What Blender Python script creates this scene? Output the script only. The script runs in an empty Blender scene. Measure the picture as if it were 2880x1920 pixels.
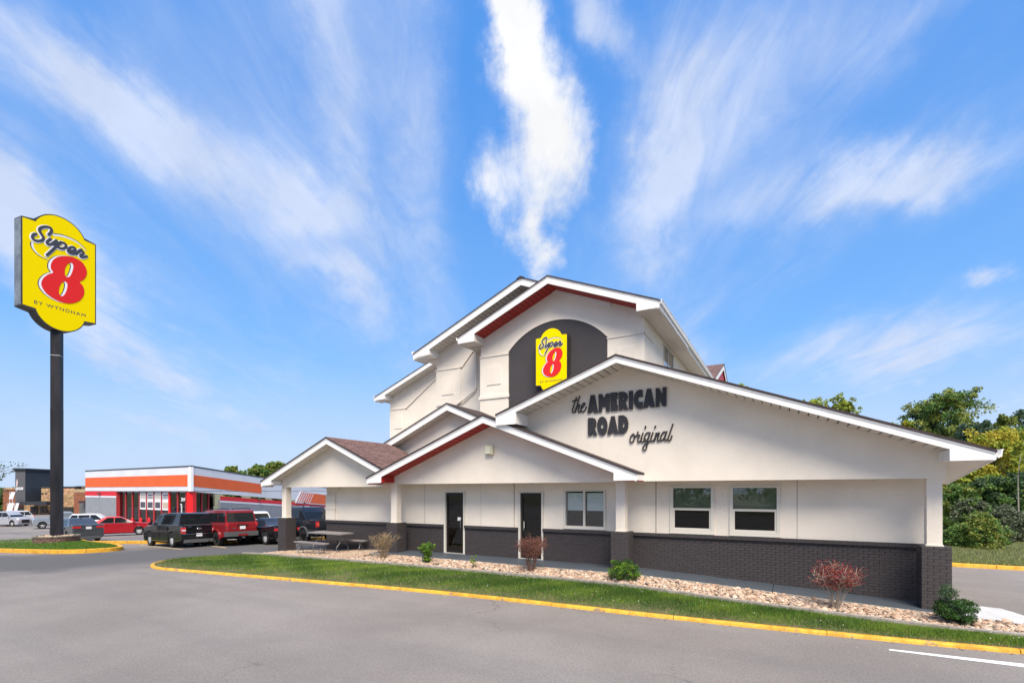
import bpy, bmesh, math, random
import numpy as np
from mathutils import Vector, Matrix
random.seed(7)
rng = np.random.default_rng(7)
R = math.radians
S = bpy.context.scene
C = S.collection

# ------------------------------------------------------------------ camera
cam = bpy.data.cameras.new('camera')
cam.lens = 17.475
cam.sensor_width = 36.0
cam.shift_y = 0.1458
cam.clip_start = 0.1
cam.clip_end = 3000
camo = bpy.data.objects.new('camera', cam)
camo.location = (0, 0, 2.5)
camo.rotation_euler = (R(90), 0, 0)
C.objects.link(camo)
S.camera = camo

# ------------------------------------------------------------------ exposure
S.view_settings.view_transform = 'Standard'
S.view_settings.look = 'None'
S.view_settings.exposure = 0.8
S.view_settings.gamma = 1
S.view_settings.use_curve_mapping = False

# ------------------------------------------------------------------ sky
SUN_EL, SUN_AZ = 53.0, 172.0      # degrees; azimuth clockwise from +Y
w = bpy.data.worlds.new('World')
S.world = w
w.use_nodes = True
nt = w.node_tree
nt.nodes.clear()


class NB:
    def __init__(s, tree):
        s.t = tree

    def n(s, typ, **kw):
        nd = s.t.nodes.new(typ)
        for k, v in kw.items():
            setattr(nd, k, v)
        return nd

    def put(s, sock, v):
        if isinstance(v, bpy.types.NodeSocket):
            s.t.links.new(v, sock)
        elif v is not None:
            sock.default_value = v

    def m(s, op, a, b=None, c=None, clamp=False):
        nd = s.n('ShaderNodeMath', operation=op)
        nd.use_clamp = clamp
        for i, v in enumerate((a, b, c)):
            if v is not None:
                s.put(nd.inputs[i], v)
        return nd.outputs[0]

    def v(s, op, a, b=None, scale=None):
        nd = s.n('ShaderNodeVectorMath', operation=op)
        s.put(nd.inputs[0], a)
        if b is not None:
            s.put(nd.inputs[1], b)
        if scale is not None:
            s.put(nd.inputs['Scale'], scale)
        return nd.outputs['Value'] if op in ('DOT_PRODUCT', 'LENGTH') else nd.outputs['Vector']

    def noise(s, vec, scale, detail=5, rough=.55, color=False, dist=0.0):
        nd = s.n('ShaderNodeTexNoise')
        s.put(nd.inputs['Vector'], vec)
        nd.inputs['Scale'].default_value = scale
        nd.inputs['Detail'].default_value = detail
        nd.inputs['Roughness'].default_value = rough
        nd.inputs['Distortion'].default_value = dist
        return nd.outputs['Color' if color else 'Fac']

    def smooth(s, x, a, b, lo=0.0, hi=1.0):
        nd = s.n('ShaderNodeMapRange', interpolation_type='SMOOTHSTEP')
        s.put(nd.inputs[0], x)
        for i, v in enumerate((a, b, lo, hi)):
            nd.inputs[i + 1].default_value = v
        return nd.outputs[0]

    def mix(s, f, a, b, blend='MIX'):
        nd = s.n('ShaderNodeMix', data_type='RGBA', blend_type=blend)
        s.put(nd.inputs[0], f)
        for sk, v in ((nd.inputs[6], a), (nd.inputs[7], b)):
            s.put(sk, v if isinstance(v, bpy.types.NodeSocket) else (*v, 1.0))
        return nd.outputs[2]


K = NB(nt)
tc = K.n('ShaderNodeTexCoord')
D = K.v('NORMALIZE', tc.outputs['Generated'])
sky = K.n('ShaderNodeTexSky', sky_type='NISHITA')
sky.sun_disc = False
sky.sun_elevation = R(SUN_EL)
sky.sun_rotation = R(SUN_AZ)
sky.air_density = 1.0
sky.dust_density = 0.6
sky.ozone_density = 2.0
sep = K.n('ShaderNodeSeparateXYZ')
K.put(sep.inputs[0], D)
dx, dy, dz = sep.outputs
zc = K.m('MAXIMUM', dz, 0.0)
# saturated blue of the clear sky, paler towards the horizon
tinted = K.mix(1.0, sky.outputs[0], (0.55, 1.02, 1.55), 'MULTIPLY')
azure = K.mix(K.smooth(zc, .04, .72), (1.55, 3.2, 5.6), (.56, 2.0, 5.2))
tinted = K.mix(.78, tinted, azure)
hor = K.smooth(zc, 0.0, 0.30, 1.0, 0.0)
tinted = K.mix(K.m('MULTIPLY', hor, .7), tinted, (3.1, 4.05, 5.2))
# cloud layer: wind-drawn streaks on a plane high above, seen in perspective
iz = K.m('DIVIDE', 1.0, K.m('ADD', zc, 0.16))
px_ = K.m('MULTIPLY', dx, iz)
py_ = K.m('MULTIPLY', dy, iz)
comb = K.n('ShaderNodeCombineXYZ')
K.put(comb.inputs[0], K.m('MULTIPLY', px_, 2.6))
K.put(comb.inputs[1], K.m('MULTIPLY', py_, 0.9))
warp = K.noise(comb.outputs[0], 0.9, 3, .5, True)
pw = K.v('ADD', comb.outputs[0], K.v('SCALE', K.v('SUBTRACT', warp, (.5, .5, .5)), scale=1.3))
streak = K.noise(pw, 1.5, 9, .6)
wisp = K.noise(pw, 5.0, 7, .65)
broad = K.noise(comb.outputs[0], 0.5, 3, .5)
puff = K.noise(D, 6.0, 9, .6, dist=.4)
warpd = K.noise(D, 3.4, 8, .62, True)
Dw = K.v('ADD', D, K.v('SCALE', K.v('SUBTRACT', warpd, (.5, .5, .5)), scale=.24))


def sky_dir(u, v):
    return Vector(((u - 1440) / 1398, 1, (1380 - v) / 1398)).normalized()


def blob(u, v, ang, su, sv, wgt):
    """soft elliptical patch of cloud round one direction of the sky"""
    a = R(ang)
    c = sky_dir(u, v)
    A = sky_dir(u + su * math.cos(a), v - su * math.sin(a)) - c
    B = sky_dir(u - sv * math.sin(a), v - sv * math.cos(a)) - c
    n = c.copy()
    M3 = Matrix((A, B, n)).inverted()         # columns are the dual basis
    fa = Vector((M3[0][0], M3[1][0], M3[2][0]))
    fb = Vector((M3[0][1], M3[1][1], M3[2][1]))
    rel = K.v('SUBTRACT', Dw, tuple(c))
    ea = K.v('DOT_PRODUCT', rel, tuple(fa))
    eb = K.v('DOT_PRODUCT', rel, tuple(fb))
    r2 = K.m('ADD', K.m('MULTIPLY', ea, ea), K.m('MULTIPLY', eb, eb))
    front = K.m('GREATER_THAN', K.v('DOT_PRODUCT', D, tuple(c)), 0.2)
    return K.m('MULTIPLY', K.m('MULTIPLY', K.m('EXPONENT', K.m('MULTIPLY', r2, -1.0)), wgt), front)


thin = None
for b in [(230, 230, -30, 330, 95, .8), (560, 400, -32, 420, 95, .35), (860, 590, -38, 110, 50, .8), (60, 560, -38, 360, 110, 1.0), (300, 860, -48, 330, 110, .95), (960, 300, -82, 520, 80, .55), (1160, 330, -84, 520, 90, .6), (1690, 60, -70, 170, 60, .9), (1860, 330, 72, 420, 120, .8), (1830, 500, 75, 200, 75, .8), (2150, 200, 45, 480, 140, .5), (2580, 470, 14, 330, 85, 1.1), (2250, 560, 8, 420, 90, .45), (2500, 990, 12, 480, 120, .95), (2820, 760, 10, 90, 30, .9), (940, 800, -40, 150, 40, .6), (2550, 40, 45, 420, 90, .3), (1950, 950, -60, 250, 90, .5), (1050, 350, -80, 650, 260, .35), (2200, 300, 35, 800, 350, .28), (350, 350, -30, 700, 260, .28), (600, 1180, 0, 800, 190, .4)]:
    q = blob(*b)
    thin = q if thin is None else K.m('ADD', thin, q)
solid = None
for b in [(1435, 40, -84, 190, 68, 1.2), (1460, 250, -84, 190, 92, 1.2), (1545, 400, -84, 210, 88, 1.0), (1385, 520, -70, 110, 70, .8), (1480, 610, -62, 150, 75, .8), (1560, 690, -75, 110, 38, .7), (2850, 1140, 18, 190, 70, .8), (1000, 1290, 5, 260, 40, .45)]:
    q = blob(*b)
    solid = q if solid is None else K.m('ADD', solid, q)
# the same thin cover goes on over the rest of the sky
back = K.smooth(dy, -.15, .3, .75, 0.0)
thin = K.m('ADD', thin, back)
st = K.smooth(streak, .30, .72)
ws = K.smooth(wisp, .30, .75)
tex = K.m('ADD', .36, K.m('ADD', K.m('MULTIPLY', st, .38), K.m('MULTIPLY', ws, .26)))
veil = K.m('MULTIPLY', thin, tex)
veil = K.m('ADD', veil, K.m('MULTIPLY', K.smooth(broad, .35, .7), K.m('ADD', .10, K.m('MULTIPLY', st, .24))))
edge_ = K.m('ADD', K.m('MULTIPLY', puff, .7), K.m('MULTIPLY', wisp, .5))
body = K.m('ADD', solid, K.m('MULTIPLY', K.m('SUBTRACT', edge_, .63), 2.7))
body = K.m('MULTIPLY', K.smooth(body, -.05, 1.55), K.smooth(solid, .02, .6))
haze_ = K.smooth(zc, 0.0, .30, .5, 0.0)
alpha = K.m('MAXIMUM', K.m('MAXIMUM', K.smooth(veil, .0, 1.0, 0, .88), body), haze_, clamp=True)
ccol = K.mix(body, (4.1, 4.6, 5.75), (5.75, 5.8, 5.9))
shade = K.m('ADD', .92, K.m('MULTIPLY', K.smooth(K.noise(Dw, 9.0, 8, .6), .3, .7), .1))
sh3 = K.n('ShaderNodeCombineXYZ')
for i in range(3): K.put(sh3.inputs[i], shade)
ccol = K.mix(1.0, ccol, sh3.outputs[0], 'MULTIPLY')
skycol = K.mix(alpha, tinted, ccol)
bg = K.n('ShaderNodeBackground')
bg.inputs['Strength'].default_value = 0.10
K.put(bg.inputs['Color'], skycol)
out = K.n('ShaderNodeOutputWorld')
nt.links.new(bg.outputs[0], out.inputs[0])

# ------------------------------------------------------------------ sun behind thin cloud
sl = bpy.data.lights.new('sun', 'SUN')
sl.energy = 3.8
sl.angle = R(38)
sl.color = (1.0, .90, .76)
so = bpy.data.objects.new('sun', sl)
a_, e_ = R(SUN_AZ), R(SUN_EL)
sd = Vector((math.sin(a_) * math.cos(e_), math.cos(a_) * math.cos(e_), math.sin(e_)))
so.rotation_euler = (-sd).to_track_quat('-Z', 'Y').to_euler()
so.location = (0, -30, 40)
C.objects.link(so)

# ------------------------------------------------------------------ materials
MATS = {}


def mat(name, col, rough=.7, var=0.0, scale=4.0, bump=0.0, bscale=40.0, metal=0.0, spec=.4,
        island=0.0, hue=0.0, coat=0.0, objvar=0.0, detail=6, col2=None, emit=None, stretch=None, wear=None):
    if name in MATS:
        return MATS[name]
    m_ = bpy.data.materials.new(name)
    m_.use_nodes = True
    t = m_.node_tree
    k = NB(t)
    p = t.nodes['Principled BSDF']
    p.inputs['Roughness'].default_value = rough
    p.inputs['Metallic'].default_value = metal
    p.inputs['Specular IOR Level'].default_value = spec
    if coat:
        p.inputs['Coat Weight'].default_value = coat
        p.inputs['Coat Roughness'].default_value = .05
    if emit:
        p.inputs['Emission Color'].default_value = (*emit[0], 1)
        p.inputs['Emission Strength'].default_value = emit[1]
    c = None
    co = k.n('ShaderNodeTexCoord').outputs['Object']
    if stretch:
        co = k.v('MULTIPLY', co, stretch)
    if var or col2:
        f = k.noise(co, scale, detail, .6)
        f = k.smooth(f, .28, .72)
        a = tuple(x * (1 - var) for x in col)
        b = col2 if col2 else tuple(min(1, x * (1 + var)) for x in col)
        c = k.mix(f, a, b)
    if island or objvar:
        if c is None:
            c = k.mix(0.0, col, col)
        src = k.n('ShaderNodeNewGeometry').outputs['Random Per Island'] if island else k.n('ShaderNodeObjectInfo').outputs['Random']
        hs = k.n('ShaderNodeHueSaturation')
        amt = island or objvar
        k.put(hs.inputs['Value'], k.m('ADD', k.m('MULTIPLY', src, 2 * amt), 1 - amt))
        if hue:
            r2 = k.m('FRACT', k.m('MULTIPLY', src, 37.7))
            k.put(hs.inputs['Hue'], k.m('ADD', k.m('MULTIPLY', r2, 2 * hue), .5 - hue))
        k.put(hs.inputs['Color'], c)
        c = hs.outputs[0]
    if c is None:
        p.inputs['Base Color'].default_value = (*col, 1)
    else:
        t.links.new(c, p.inputs['Base Color'])
    if wear:
        wf = k.smooth(k.noise(co, wear[0], 7, .7), wear[1], wear[1] + .06)
        if c is None: c = k.mix(0.0, col, col)
        c = k.mix(k.m('MULTIPLY', wf, wear[3]), c, wear[2])
        t.links.new(c, p.inputs['Base Color'])
    if bump:
        bn = k.n('ShaderNodeBump')
        bn.inputs['Strength'].default_value = bump
        bn.inputs['Distance'].default_value = .02
        k.put(bn.inputs['Height'], k.noise(co, bscale, 5, .6))
        t.links.new(bn.outputs[0], p.inputs['Normal'])
    MATS[name] = m_
    return m_


def leafmat(name, col, var=.35, hue=.03, trans=.25):
    if name in MATS:
        return MATS[name]
    m_ = mat(name, col, .6, island=var, hue=hue, spec=.25)
    t = m_.node_tree
    p = t.nodes['Principled BSDF']
    tr = t.nodes.new('ShaderNodeBsdfTranslucent')
    mx = t.nodes.new('ShaderNodeMixShader')
    mx.inputs[0].default_value = trans
    t.links.new(p.inputs['Base Color'].links[0].from_socket, tr.inputs['Color'])
    t.links.new(p.outputs[0], mx.inputs[1])
    t.links.new(tr.outputs[0], mx.inputs[2])
    t.links.new(mx.outputs[0], t.nodes['Material Output'].inputs['Surface'])
    return m_


def glassmat(name, tint=(.75, .8, .78), refl=1.0):
    if name in MATS:
        return MATS[name]
    m_ = bpy.data.materials.new(name)
    m_.use_nodes = True
    t = m_.node_tree
    k = NB(t)
    for nd in list(t.nodes):
        if nd.type == 'BSDF_PRINCIPLED':
            t.nodes.remove(nd)
    tr = k.n('ShaderNodeBsdfTransparent')
    tr.inputs[0].default_value = (*tint, 1)
    gl = k.n('ShaderNodeBsdfGlossy')
    gl.inputs['Roughness'].default_value = .015
    gl.inputs['Color'].default_value = (.95, .97, 1, 1)
    fr = k.n('ShaderNodeFresnel')
    fr.inputs[0].default_value = 1.5
    mx = k.n('ShaderNodeMixShader')
    k.put(mx.inputs[0], k.m('MULTIPLY', fr.outputs[0], 1.5 * refl, clamp=True))
    t.links.new(tr.outputs[0], mx.inputs[1])
    t.links.new(gl.outputs[0], mx.inputs[2])
    t.links.new(mx.outputs[0], t.nodes['Material Output'].inputs['Surface'])
    MATS[name] = m_
    return m_


# ------------------------------------------------------------------ mesh helpers
def tag(o, label=None, cat=None, group=None, kind=None):
    if label: o['label'] = label
    if cat: o['category'] = cat
    if group: o['group'] = group
    if kind: o['kind'] = kind
    return o


def empty(name, loc=(0, 0, 0), rz=0.0, label=None, cat=None, group=None, kind=None):
    o = bpy.data.objects.new(name, None)
    o.empty_display_size = .3
    o.location = loc
    o.rotation_euler = (0, 0, rz)
    C.objects.link(o)
    return tag(o, label, cat, group, kind)


def piece(name, mesh, parent, loc=(0, 0, 0), rot=None, scale=None):
    o = bpy.data.objects.new(name, mesh)
    o.location = loc
    if rot is not None: o.rotation_euler = rot
    if scale is not None: o.scale = scale
    o.parent = parent
    C.objects.link(o)
    return o


class MB:
    def __init__(s):
        s.v, s.f = [], []

    def add(s, vs, fs):
        b = len(s.v)
        s.v += [tuple(q) for q in vs]
        s.f += [tuple(i + b for i in f) for f in fs]
        return s

    def box(s, x0, x1, y0, y1, z0, z1):
        vs = [(x, y, z) for z in (z0, z1) for y in (y0, y1) for x in (x0, x1)]
        return s.add(vs, [(0, 2, 3, 1), (4, 5, 7, 6), (0, 1, 5, 4), (2, 6, 7, 3), (0, 4, 6, 2), (1, 3, 7, 5)])

    def obox(s, c, ax, ay, az):
        """box from centre and three half-axis vectors"""
        c, ax, ay, az = map(Vector, (c, ax, ay, az))
        vs = [c + ax * i + ay * j + az * k for k in (-1, 1) for j in (-1, 1) for i in (-1, 1)]
        return s.add(vs, [(0, 2, 3, 1), (4, 5, 7, 6), (0, 1, 5, 4), (2, 6, 7, 3), (0, 4, 6, 2), (1, 3, 7, 5)])

    def prism(s, poly, a, b, axis='y'):
        def put(p, t):
            if axis == 'y': return (p[0], t, p[1])
            if axis == 'x': return (t, p[0], p[1])
            return (p[0], p[1], t)
        n = len(poly)
        vs = [put(p, a) for p in poly] + [put(p, b) for p in poly]
        fs = [tuple(range(n)), tuple(range(2 * n - 1, n - 1, -1))]
        fs += [(i, i + n, (i + 1) % n + n, (i + 1) % n) for i in range(n)]
        return s.add(vs, fs)

    def quad(s, *p):
        return s.add(p, [tuple(range(len(p)))])

    def tube(s, pts, rad, n=8, cap=True, flat=None):
        pts = [Vector(p) for p in pts]
        if not isinstance(rad, (list, tuple)): rad = [rad] * len(pts)
        rings, ref = [], None
        for i, p in enumerate(pts):
            d = (pts[min(i + 1, len(pts) - 1)] - pts[max(i - 1, 0)])
            if d.length < 1e-9: d = Vector((0, 0, 1))
            d.normalize()
            if flat is not None:
                w_ = Vector(flat[0]); u_ = d.cross(w_)
                if u_.length < 1e-6: u_ = Vector((1, 0, 0))
                u_.normalize()
                rings.append([p + u_ * rad[i] * math.cos(2 * math.pi * k / n) + w_ * flat[1] * math.sin(2 * math.pi * k / n) for k in range(n)])
                continue
            if ref is None:
                ref = Vector((0, 0, 1)) if abs(d.z) < .9 else Vector((1, 0, 0))
            u_ = d.cross(ref).normalized()
            ref = u_.cross(d).normalized()
            rings.append([p + (u_ * math.cos(2 * math.pi * k / n) + ref * math.sin(2 * math.pi * k / n)) * rad[i] for k in range(n)])
        vs = [q for r_ in rings for q in r_]
        fs = []
        for i in range(len(pts) - 1):
            for k in range(n):
                k2 = (k + 1) % n
                fs.append((i * n + k, i * n + k2, (i + 1) * n + k2, (i + 1) * n + k))
        if cap:
            fs.append(tuple(range(n - 1, -1, -1)))
            fs.append(tuple((len(pts) - 1) * n + k for k in range(n)))
        return s.add(vs, fs)

    def lathe(s, prof, n=20, axis='z', c=(0, 0, 0), loop=False):
        """profile of (radius, height) turned round an axis"""
        vs = []
        for r_, h in prof:
            for k in range(n):
                a = 2 * math.pi * k / n
                x, y = r_ * math.cos(a), r_ * math.sin(a)
                p = {'z': (x, y, h), 'y': (x, h, y), 'x': (h, x, y)}[axis]
                vs.append((p[0] + c[0], p[1] + c[1], p[2] + c[2]))
        fs = []
        for i in range(len(prof) - 1):
            for k in range(n):
                k2 = (k + 1) % n
                fs.append((i * n + k, i * n + k2, (i + 1) * n + k2, (i + 1) * n + k))
        if loop:
            b = (len(prof) - 1) * n
            fs += [(b + k, b + (k + 1) % n, (k + 1) % n, k) for k in range(n)]
        else:
            fs.append(tuple(range(n)))
            fs.append(tuple((len(prof) - 1) * n + k for k in range(n - 1, -1, -1)))
        return s.add(vs, fs)

    def mesh(s, name, m_, smooth=None, recalc=True):
        me = bpy.data.meshes.new(name)
        me.from_pydata(s.v, [], s.f)
        if recalc:
            b = bmesh.new()
            b.from_mesh(me)
            bmesh.ops.recalc_face_normals(b, faces=b.faces)
            b.to_mesh(me)
            b.free()
        me.materials.append(m_)
        if smooth is not None:
            me.polygons.foreach_set('use_smooth', [True] * len(me.polygons))
            me.set_sharp_from_angle(angle=R(smooth))
        me.update()
        return me

    def build(s, name, m_, parent=None, loc=(0, 0, 0), rot=None, smooth=None, kind=None, recalc=True):
        o = bpy.data.objects.new(name, s.mesh(name, m_, smooth, recalc))
        o.location = loc
        if rot is not None: o.rotation_euler = rot
        if parent is not None: o.parent = parent
        if kind: o['kind'] = kind
        C.objects.link(o)
        return o


def np_mesh(name, verts, tris_per, m_, faces=None, smooth=False):
    """fast mesh of equal polygons: verts (n*k,3), each k consecutive make one face unless faces given"""
    me = bpy.data.meshes.new(name)
    verts = np.asarray(verts, dtype=np.float32).reshape(-1, 3)
    if faces is None:
        faces = np.arange(len(verts), dtype=np.int32).reshape(-1, tris_per)
    faces = np.asarray(faces, dtype=np.int32)
    k = faces.shape[1]
    me.vertices.add(len(verts))
    me.vertices.foreach_set('co', verts.ravel())
    me.loops.add(faces.size)
    me.loops.foreach_set('vertex_index', faces.ravel())
    me.polygons.add(len(faces))
    me.polygons.foreach_set('loop_start', np.arange(0, faces.size, k, dtype=np.int32))
    me.polygons.foreach_set('loop_total', np.full(len(faces), k, dtype=np.int32))
    if smooth:
        me.polygons.foreach_set('use_smooth', np.ones(len(faces), dtype=bool))
    me.materials.append(m_)
    me.update()
    me.validate()
    return me


def np_obj(name, me, parent=None, loc=(0, 0, 0), rz=0, kind=None):
    o = bpy.data.objects.new(name, me)
    o.location = loc
    o.rotation_euler = (0, 0, rz)
    if parent is not None: o.parent = parent
    if kind: o['kind'] = kind
    C.objects.link(o)
    return o


def copy_tree(o, parent=None):
    c = o.copy()
    C.objects.link(c)
    if parent is not None: c.parent = parent
    for ch in list(o.children):
        copy_tree(ch, c)
    return c


def spline(pts, n=6):
    """Catmull-Rom through 2-D or 3-D points"""
    P = [Vector(p) if len(p) == 3 else Vector((p[0], p[1], 0)) for p in pts]
    if len(P) < 3: return P
    P = [P[0] * 2 - P[1]] + P + [P[-1] * 2 - P[-2]]
    o = []
    for i in range(1, len(P) - 2):
        a, b, c, d = P[i - 1:i + 3]
        for k in range(n):
            t = k / n
            o.append(.5 * ((2 * b) + (c - a) * t + (2 * a - 5 * b + 4 * c - d) * t * t + (3 * b - a - 3 * c + d) * t ** 3))
    o.append(P[-2])
    return o


def shape_mesh(name, rings, depth, m_, smooth_ring=0):
    """flat shape with holes, extruded; rings in x,y; lies in the xy plane facing +z"""
    cu = bpy.data.curves.new(name, 'CURVE')
    cu.dimensions = '2D'
    cu.fill_mode = 'BOTH'
    cu.extrude = depth / 2
    for r_ in rings:
        pts = [tuple(q) for q in r_]
        if smooth_ring:
            cl = pts + pts[:3]
            sp_ = spline([pts[-1]] + cl, smooth_ring)
            pts = [(q.x, q.y) for q in sp_[smooth_ring:smooth_ring * (len(r_) + 1)]]
        sp = cu.splines.new('POLY')
        sp.points.add(len(pts) - 1)
        for i, q in enumerate(pts):
            sp.points[i].co = (q[0], q[1], 0, 1)
        sp.use_cyclic_u = True
    tmp = bpy.data.objects.new(name, cu)
    C.objects.link(tmp)
    dg = bpy.context.evaluated_depsgraph_get()
    me = bpy.data.meshes.new_from_object(tmp.evaluated_get(dg))
    bpy.data.objects.remove(tmp)
    bpy.data.curves.remove(cu)
    me.name = name
    me.materials.clear()
    me.materials.append(m_)
    return me


def text_mesh(name, txt, size, depth, m_, spacing=1.0, bold=0.0, align='LEFT'):
    cu = bpy.data.curves.new(name, 'FONT')
    cu.body = txt
    cu.size = size
    cu.extrude = depth / 2
    cu.space_character = spacing
    cu.offset = bold
    cu.align_x = align
    tmp = bpy.data.objects.new(name, cu)
    C.objects.link(tmp)
    dg = bpy.context.evaluated_depsgraph_get()
    me = bpy.data.meshes.new_from_object(tmp.evaluated_get(dg))
    bpy.data.objects.remove(tmp)
    bpy.data.curves.remove(cu)
    me.materials.clear()
    me.materials.append(m_)
    return me


UP = R(90)           # turns a flat xy shape to stand facing -y

# ------------------------------------------------------------------ palette
stucco = mat('stucco', (.79, .71, .61), .88, var=.055, scale=.9, bump=.5, bscale=60, detail=9)
stucco_dark = mat('dark_stucco', (.058, .053, .056), .85, var=.06, scale=1.5, bump=.3, bscale=70)
trim = mat('white_trim', (.80, .785, .76), .5, var=.05, scale=2.5)
soffit_w = mat('soffit_white', (.70, .65, .58), .55, objvar=.03)
soffit_r = mat('soffit_red', (.42, .03, .022), .5, objvar=.05)
gap_dark = mat('groove_dark', (.045, .035, .03), .9)
shingle = mat('shingles', (.15, .088, .078), .95, var=.45, scale=14, bump=.5, bscale=30, island=.22)
shingle_edge = mat('shingle_edge', (.05, .036, .036), .95, var=.3, scale=9)
brick_p = mat('painted_brick', (.050, .042, .043), .62, var=.14, scale=22, bump=.35, bscale=60, objvar=.06)
brick_s = mat('painted_brick_run', (.050, .042, .043), .62, var=.14, scale=22, bump=.35, bscale=60, island=.06)
mortar_p = mat('painted_mortar', (.046, .040, .040), .8, var=.1, scale=20)
concrete = mat('concrete', (.40, .38, .36), .9, var=.15, scale=5, bump=.25, bscale=60)
concrete_e = mat('edging_concrete', (.30, .27, .235), .95, var=.3, scale=7, bump=.4, bscale=60)
walk_paint = mat('walkway_paint', (.062, .075, .092), .55, var=.10, scale=1.6, bump=.15, bscale=80)
yellow = mat('kerb_yellow', (.66, .31, .018), .65, var=.22, scale=6, bump=.4, bscale=40, col2=(.74, .41, .04), wear=(5.5, .57, (.22, .17, .11), .85))
bronze = mat('bronze_metal', (.018, .014, .012), .4, metal=.3)
white_frame = mat('white_frame', (.66, .62, .54), .45)
glass = glassmat('window_glass', (.95, .96, .95))
low_glass = glassmat('low_glass', (.45, .46, .44), .55)  # darker tint stands in for trees mirrored in the lower panes
dark_glass = glassmat('door_glass', (.16, .14, .13), .8)
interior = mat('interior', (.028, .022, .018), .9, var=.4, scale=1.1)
metal_grey = mat('grey_metal', (.22, .22, .23), .4, metal=.6)
black_rub = mat('rubber', (.012, .012, .013), .75)
soil = mat('soil', (.10, .075, .052), .95, var=.35, scale=9, bump=.5, bscale=50)

# ------------------------------------------------------------------ site frame: x along the motel front, y into it
OX, OY = 8.70, 10.56
EX, EY = .87438, -.48523
RZ = math.atan2(EY, EX)
FRAME = dict(loc=(OX, OY, 0), rz=RZ)


def LW(x, y, z=0):
    return Vector((OX + x * EX - y * EY, OY + x * EY + y * EX, z))


def WL(x, y):
    return ((x - OX) * EX + (y - OY) * EY, -(x - OX) * EY + (y - OY) * EX)


def gz(x, y):
    """lie of the land: level by the motel, falling away to the north-west"""
    q = -.5 * x + .866 * y
    s = np.clip(q - 21, 0, 49)
    return -.1 - .034 * s * (s / (s + 3))


# ------------------------------------------------------------------ ground and asphalt
def grid(name, xs, ys, dz, m_, kind='structure'):
    X, Y = np.meshgrid(xs, ys, indexing='ij')
    Z = gz(X, Y) + dz
    V = np.stack([X, Y, Z], -1).reshape(-1, 3)
    nx, ny = len(xs), len(ys)
    i = np.arange((nx - 1) * (ny - 1))
    a = (i // (ny - 1)) * ny + i % (ny - 1)
    F = np.stack([a, a + ny, a + ny + 1, a + 1], 1)
    return np_obj(name, np_mesh(name, V, 4, m_, F, True), kind=kind)


asphalt = bpy.data.materials.new('asphalt')
asphalt.use_nodes = True
k = NB(asphalt.node_tree)
p = asphalt.node_tree.nodes['Principled BSDF']
co = k.n('ShaderNodeTexCoord').outputs['Object']
sp_ = k.n('ShaderNodeSeparateXYZ')
k.put(sp_.inputs[0], co)
rot = k.n('ShaderNodeMapping')
rot.inputs['Rotation'].default_value = (0, 0, -RZ)
k.put(rot.inputs['Vector'], co)
streaks = k.noise(k.v('MULTIPLY', rot.outputs[0], (.12, 1.0, 1.0)), 1.1, 4, .55)
patch = k.noise(co, .22, 4, .55)
grain = k.noise(co, 42, 3, .7)
agg = k.n('ShaderNodeTexVoronoi')
agg.inputs['Scale'].default_value = 70
k.put(agg.inputs['Vector'], co)
# newer, darker seal coat on the car park, beyond a wavering edge
qd = k.m('ADD', k.m('MULTIPLY', sp_.outputs[0], -.5), k.m('MULTIPLY', sp_.outputs[1], .866))
edge = k.m('ADD', qd, k.m('MULTIPLY', k.noise(co, .35, 4, .6), 6.0))
newer = k.m('MULTIPLY', k.smooth(edge, 22.5, 26.5), k.smooth(edge, 31.5, 34.5, 1.0, 0.0))
base = k.mix(k.smooth(patch, .3, .7), (.175, .156, .143), (.235, .212, .194))
base = k.mix(k.smooth(streaks, .4, .75, 0, .45), base, (.150, .142, .137))
base = k.mix(k.m('MULTIPLY', newer, .85), base, (.075, .073, .074))
worn = k.m('MULTIPLY', k.smooth(k.noise(co, .55, 3, .5), .58, .72), .5)
gr = k.m('ADD', k.m('MULTIPLY', k.smooth(grain, .3, .7), .36), .82)
gr = k.m('MULTIPLY', gr, k.m('ADD', .86, k.m('MULTIPLY', k.smooth(agg.outputs['Distance'], .1, .6), .24)))
stone = k.m('MULTIPLY', k.smooth(k.noise(co, 26, 2, .6), .64, .72), k.m('ADD', .10, k.m('MULTIPLY', worn, 1.6)))
base = k.mix(1.0, base, k.n('ShaderNodeCombineColor').outputs[0], 'MULTIPLY') if False else base
cc = k.n('ShaderNodeCombineXYZ')
for i in range(3): k.put(cc.inputs[i], gr)
base = k.mix(1.0, base, cc.outputs[0], 'MULTIPLY')
crk = k.n('ShaderNodeTexVoronoi', feature='DISTANCE_TO_EDGE')
crk.inputs['Scale'].default_value = .23
k.put(crk.inputs['Vector'], k.v('ADD', co, k.v('SCALE', k.noise(co, .9, 4, .6, True), scale=1.6)))
crack = k.m('MULTIPLY', k.smooth(crk.outputs['Distance'], .0015, .0065, 1.0, 0.0), k.smooth(k.noise(co, .16, 2, .5), .50, .60))
base = k.mix(k.m('MULTIPLY', crack, .55), base, (.05, .045, .04))
stain = k.m('MULTIPLY', k.smooth(k.noise(co, 1.3, 5, .65), .66, .74), k.smooth(k.noise(co, .3, 2, .5), .5, .62))
base = k.mix(k.m('MULTIPLY', stain, .35), base, (.06, .055, .05))
base = k.mix(stone, base, (.40, .37, .35))
asphalt.node_tree.links.new(base, p.inputs['Base Color'])
p.inputs['Roughness'].default_value = .88
p.inputs['Specular IOR Level'].default_value = .3
bn = k.n('ShaderNodeBump')
bn.inputs['Strength'].default_value = .5
bn.inputs['Distance'].default_value = .012
k.put(bn.inputs['Height'], k.m('ADD', grain, k.m('MULTIPLY', k.noise(co, 9, 3, .6), .6)))
asphalt.node_tree.links.new(bn.outputs[0], p.inputs['Normal'])

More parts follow.
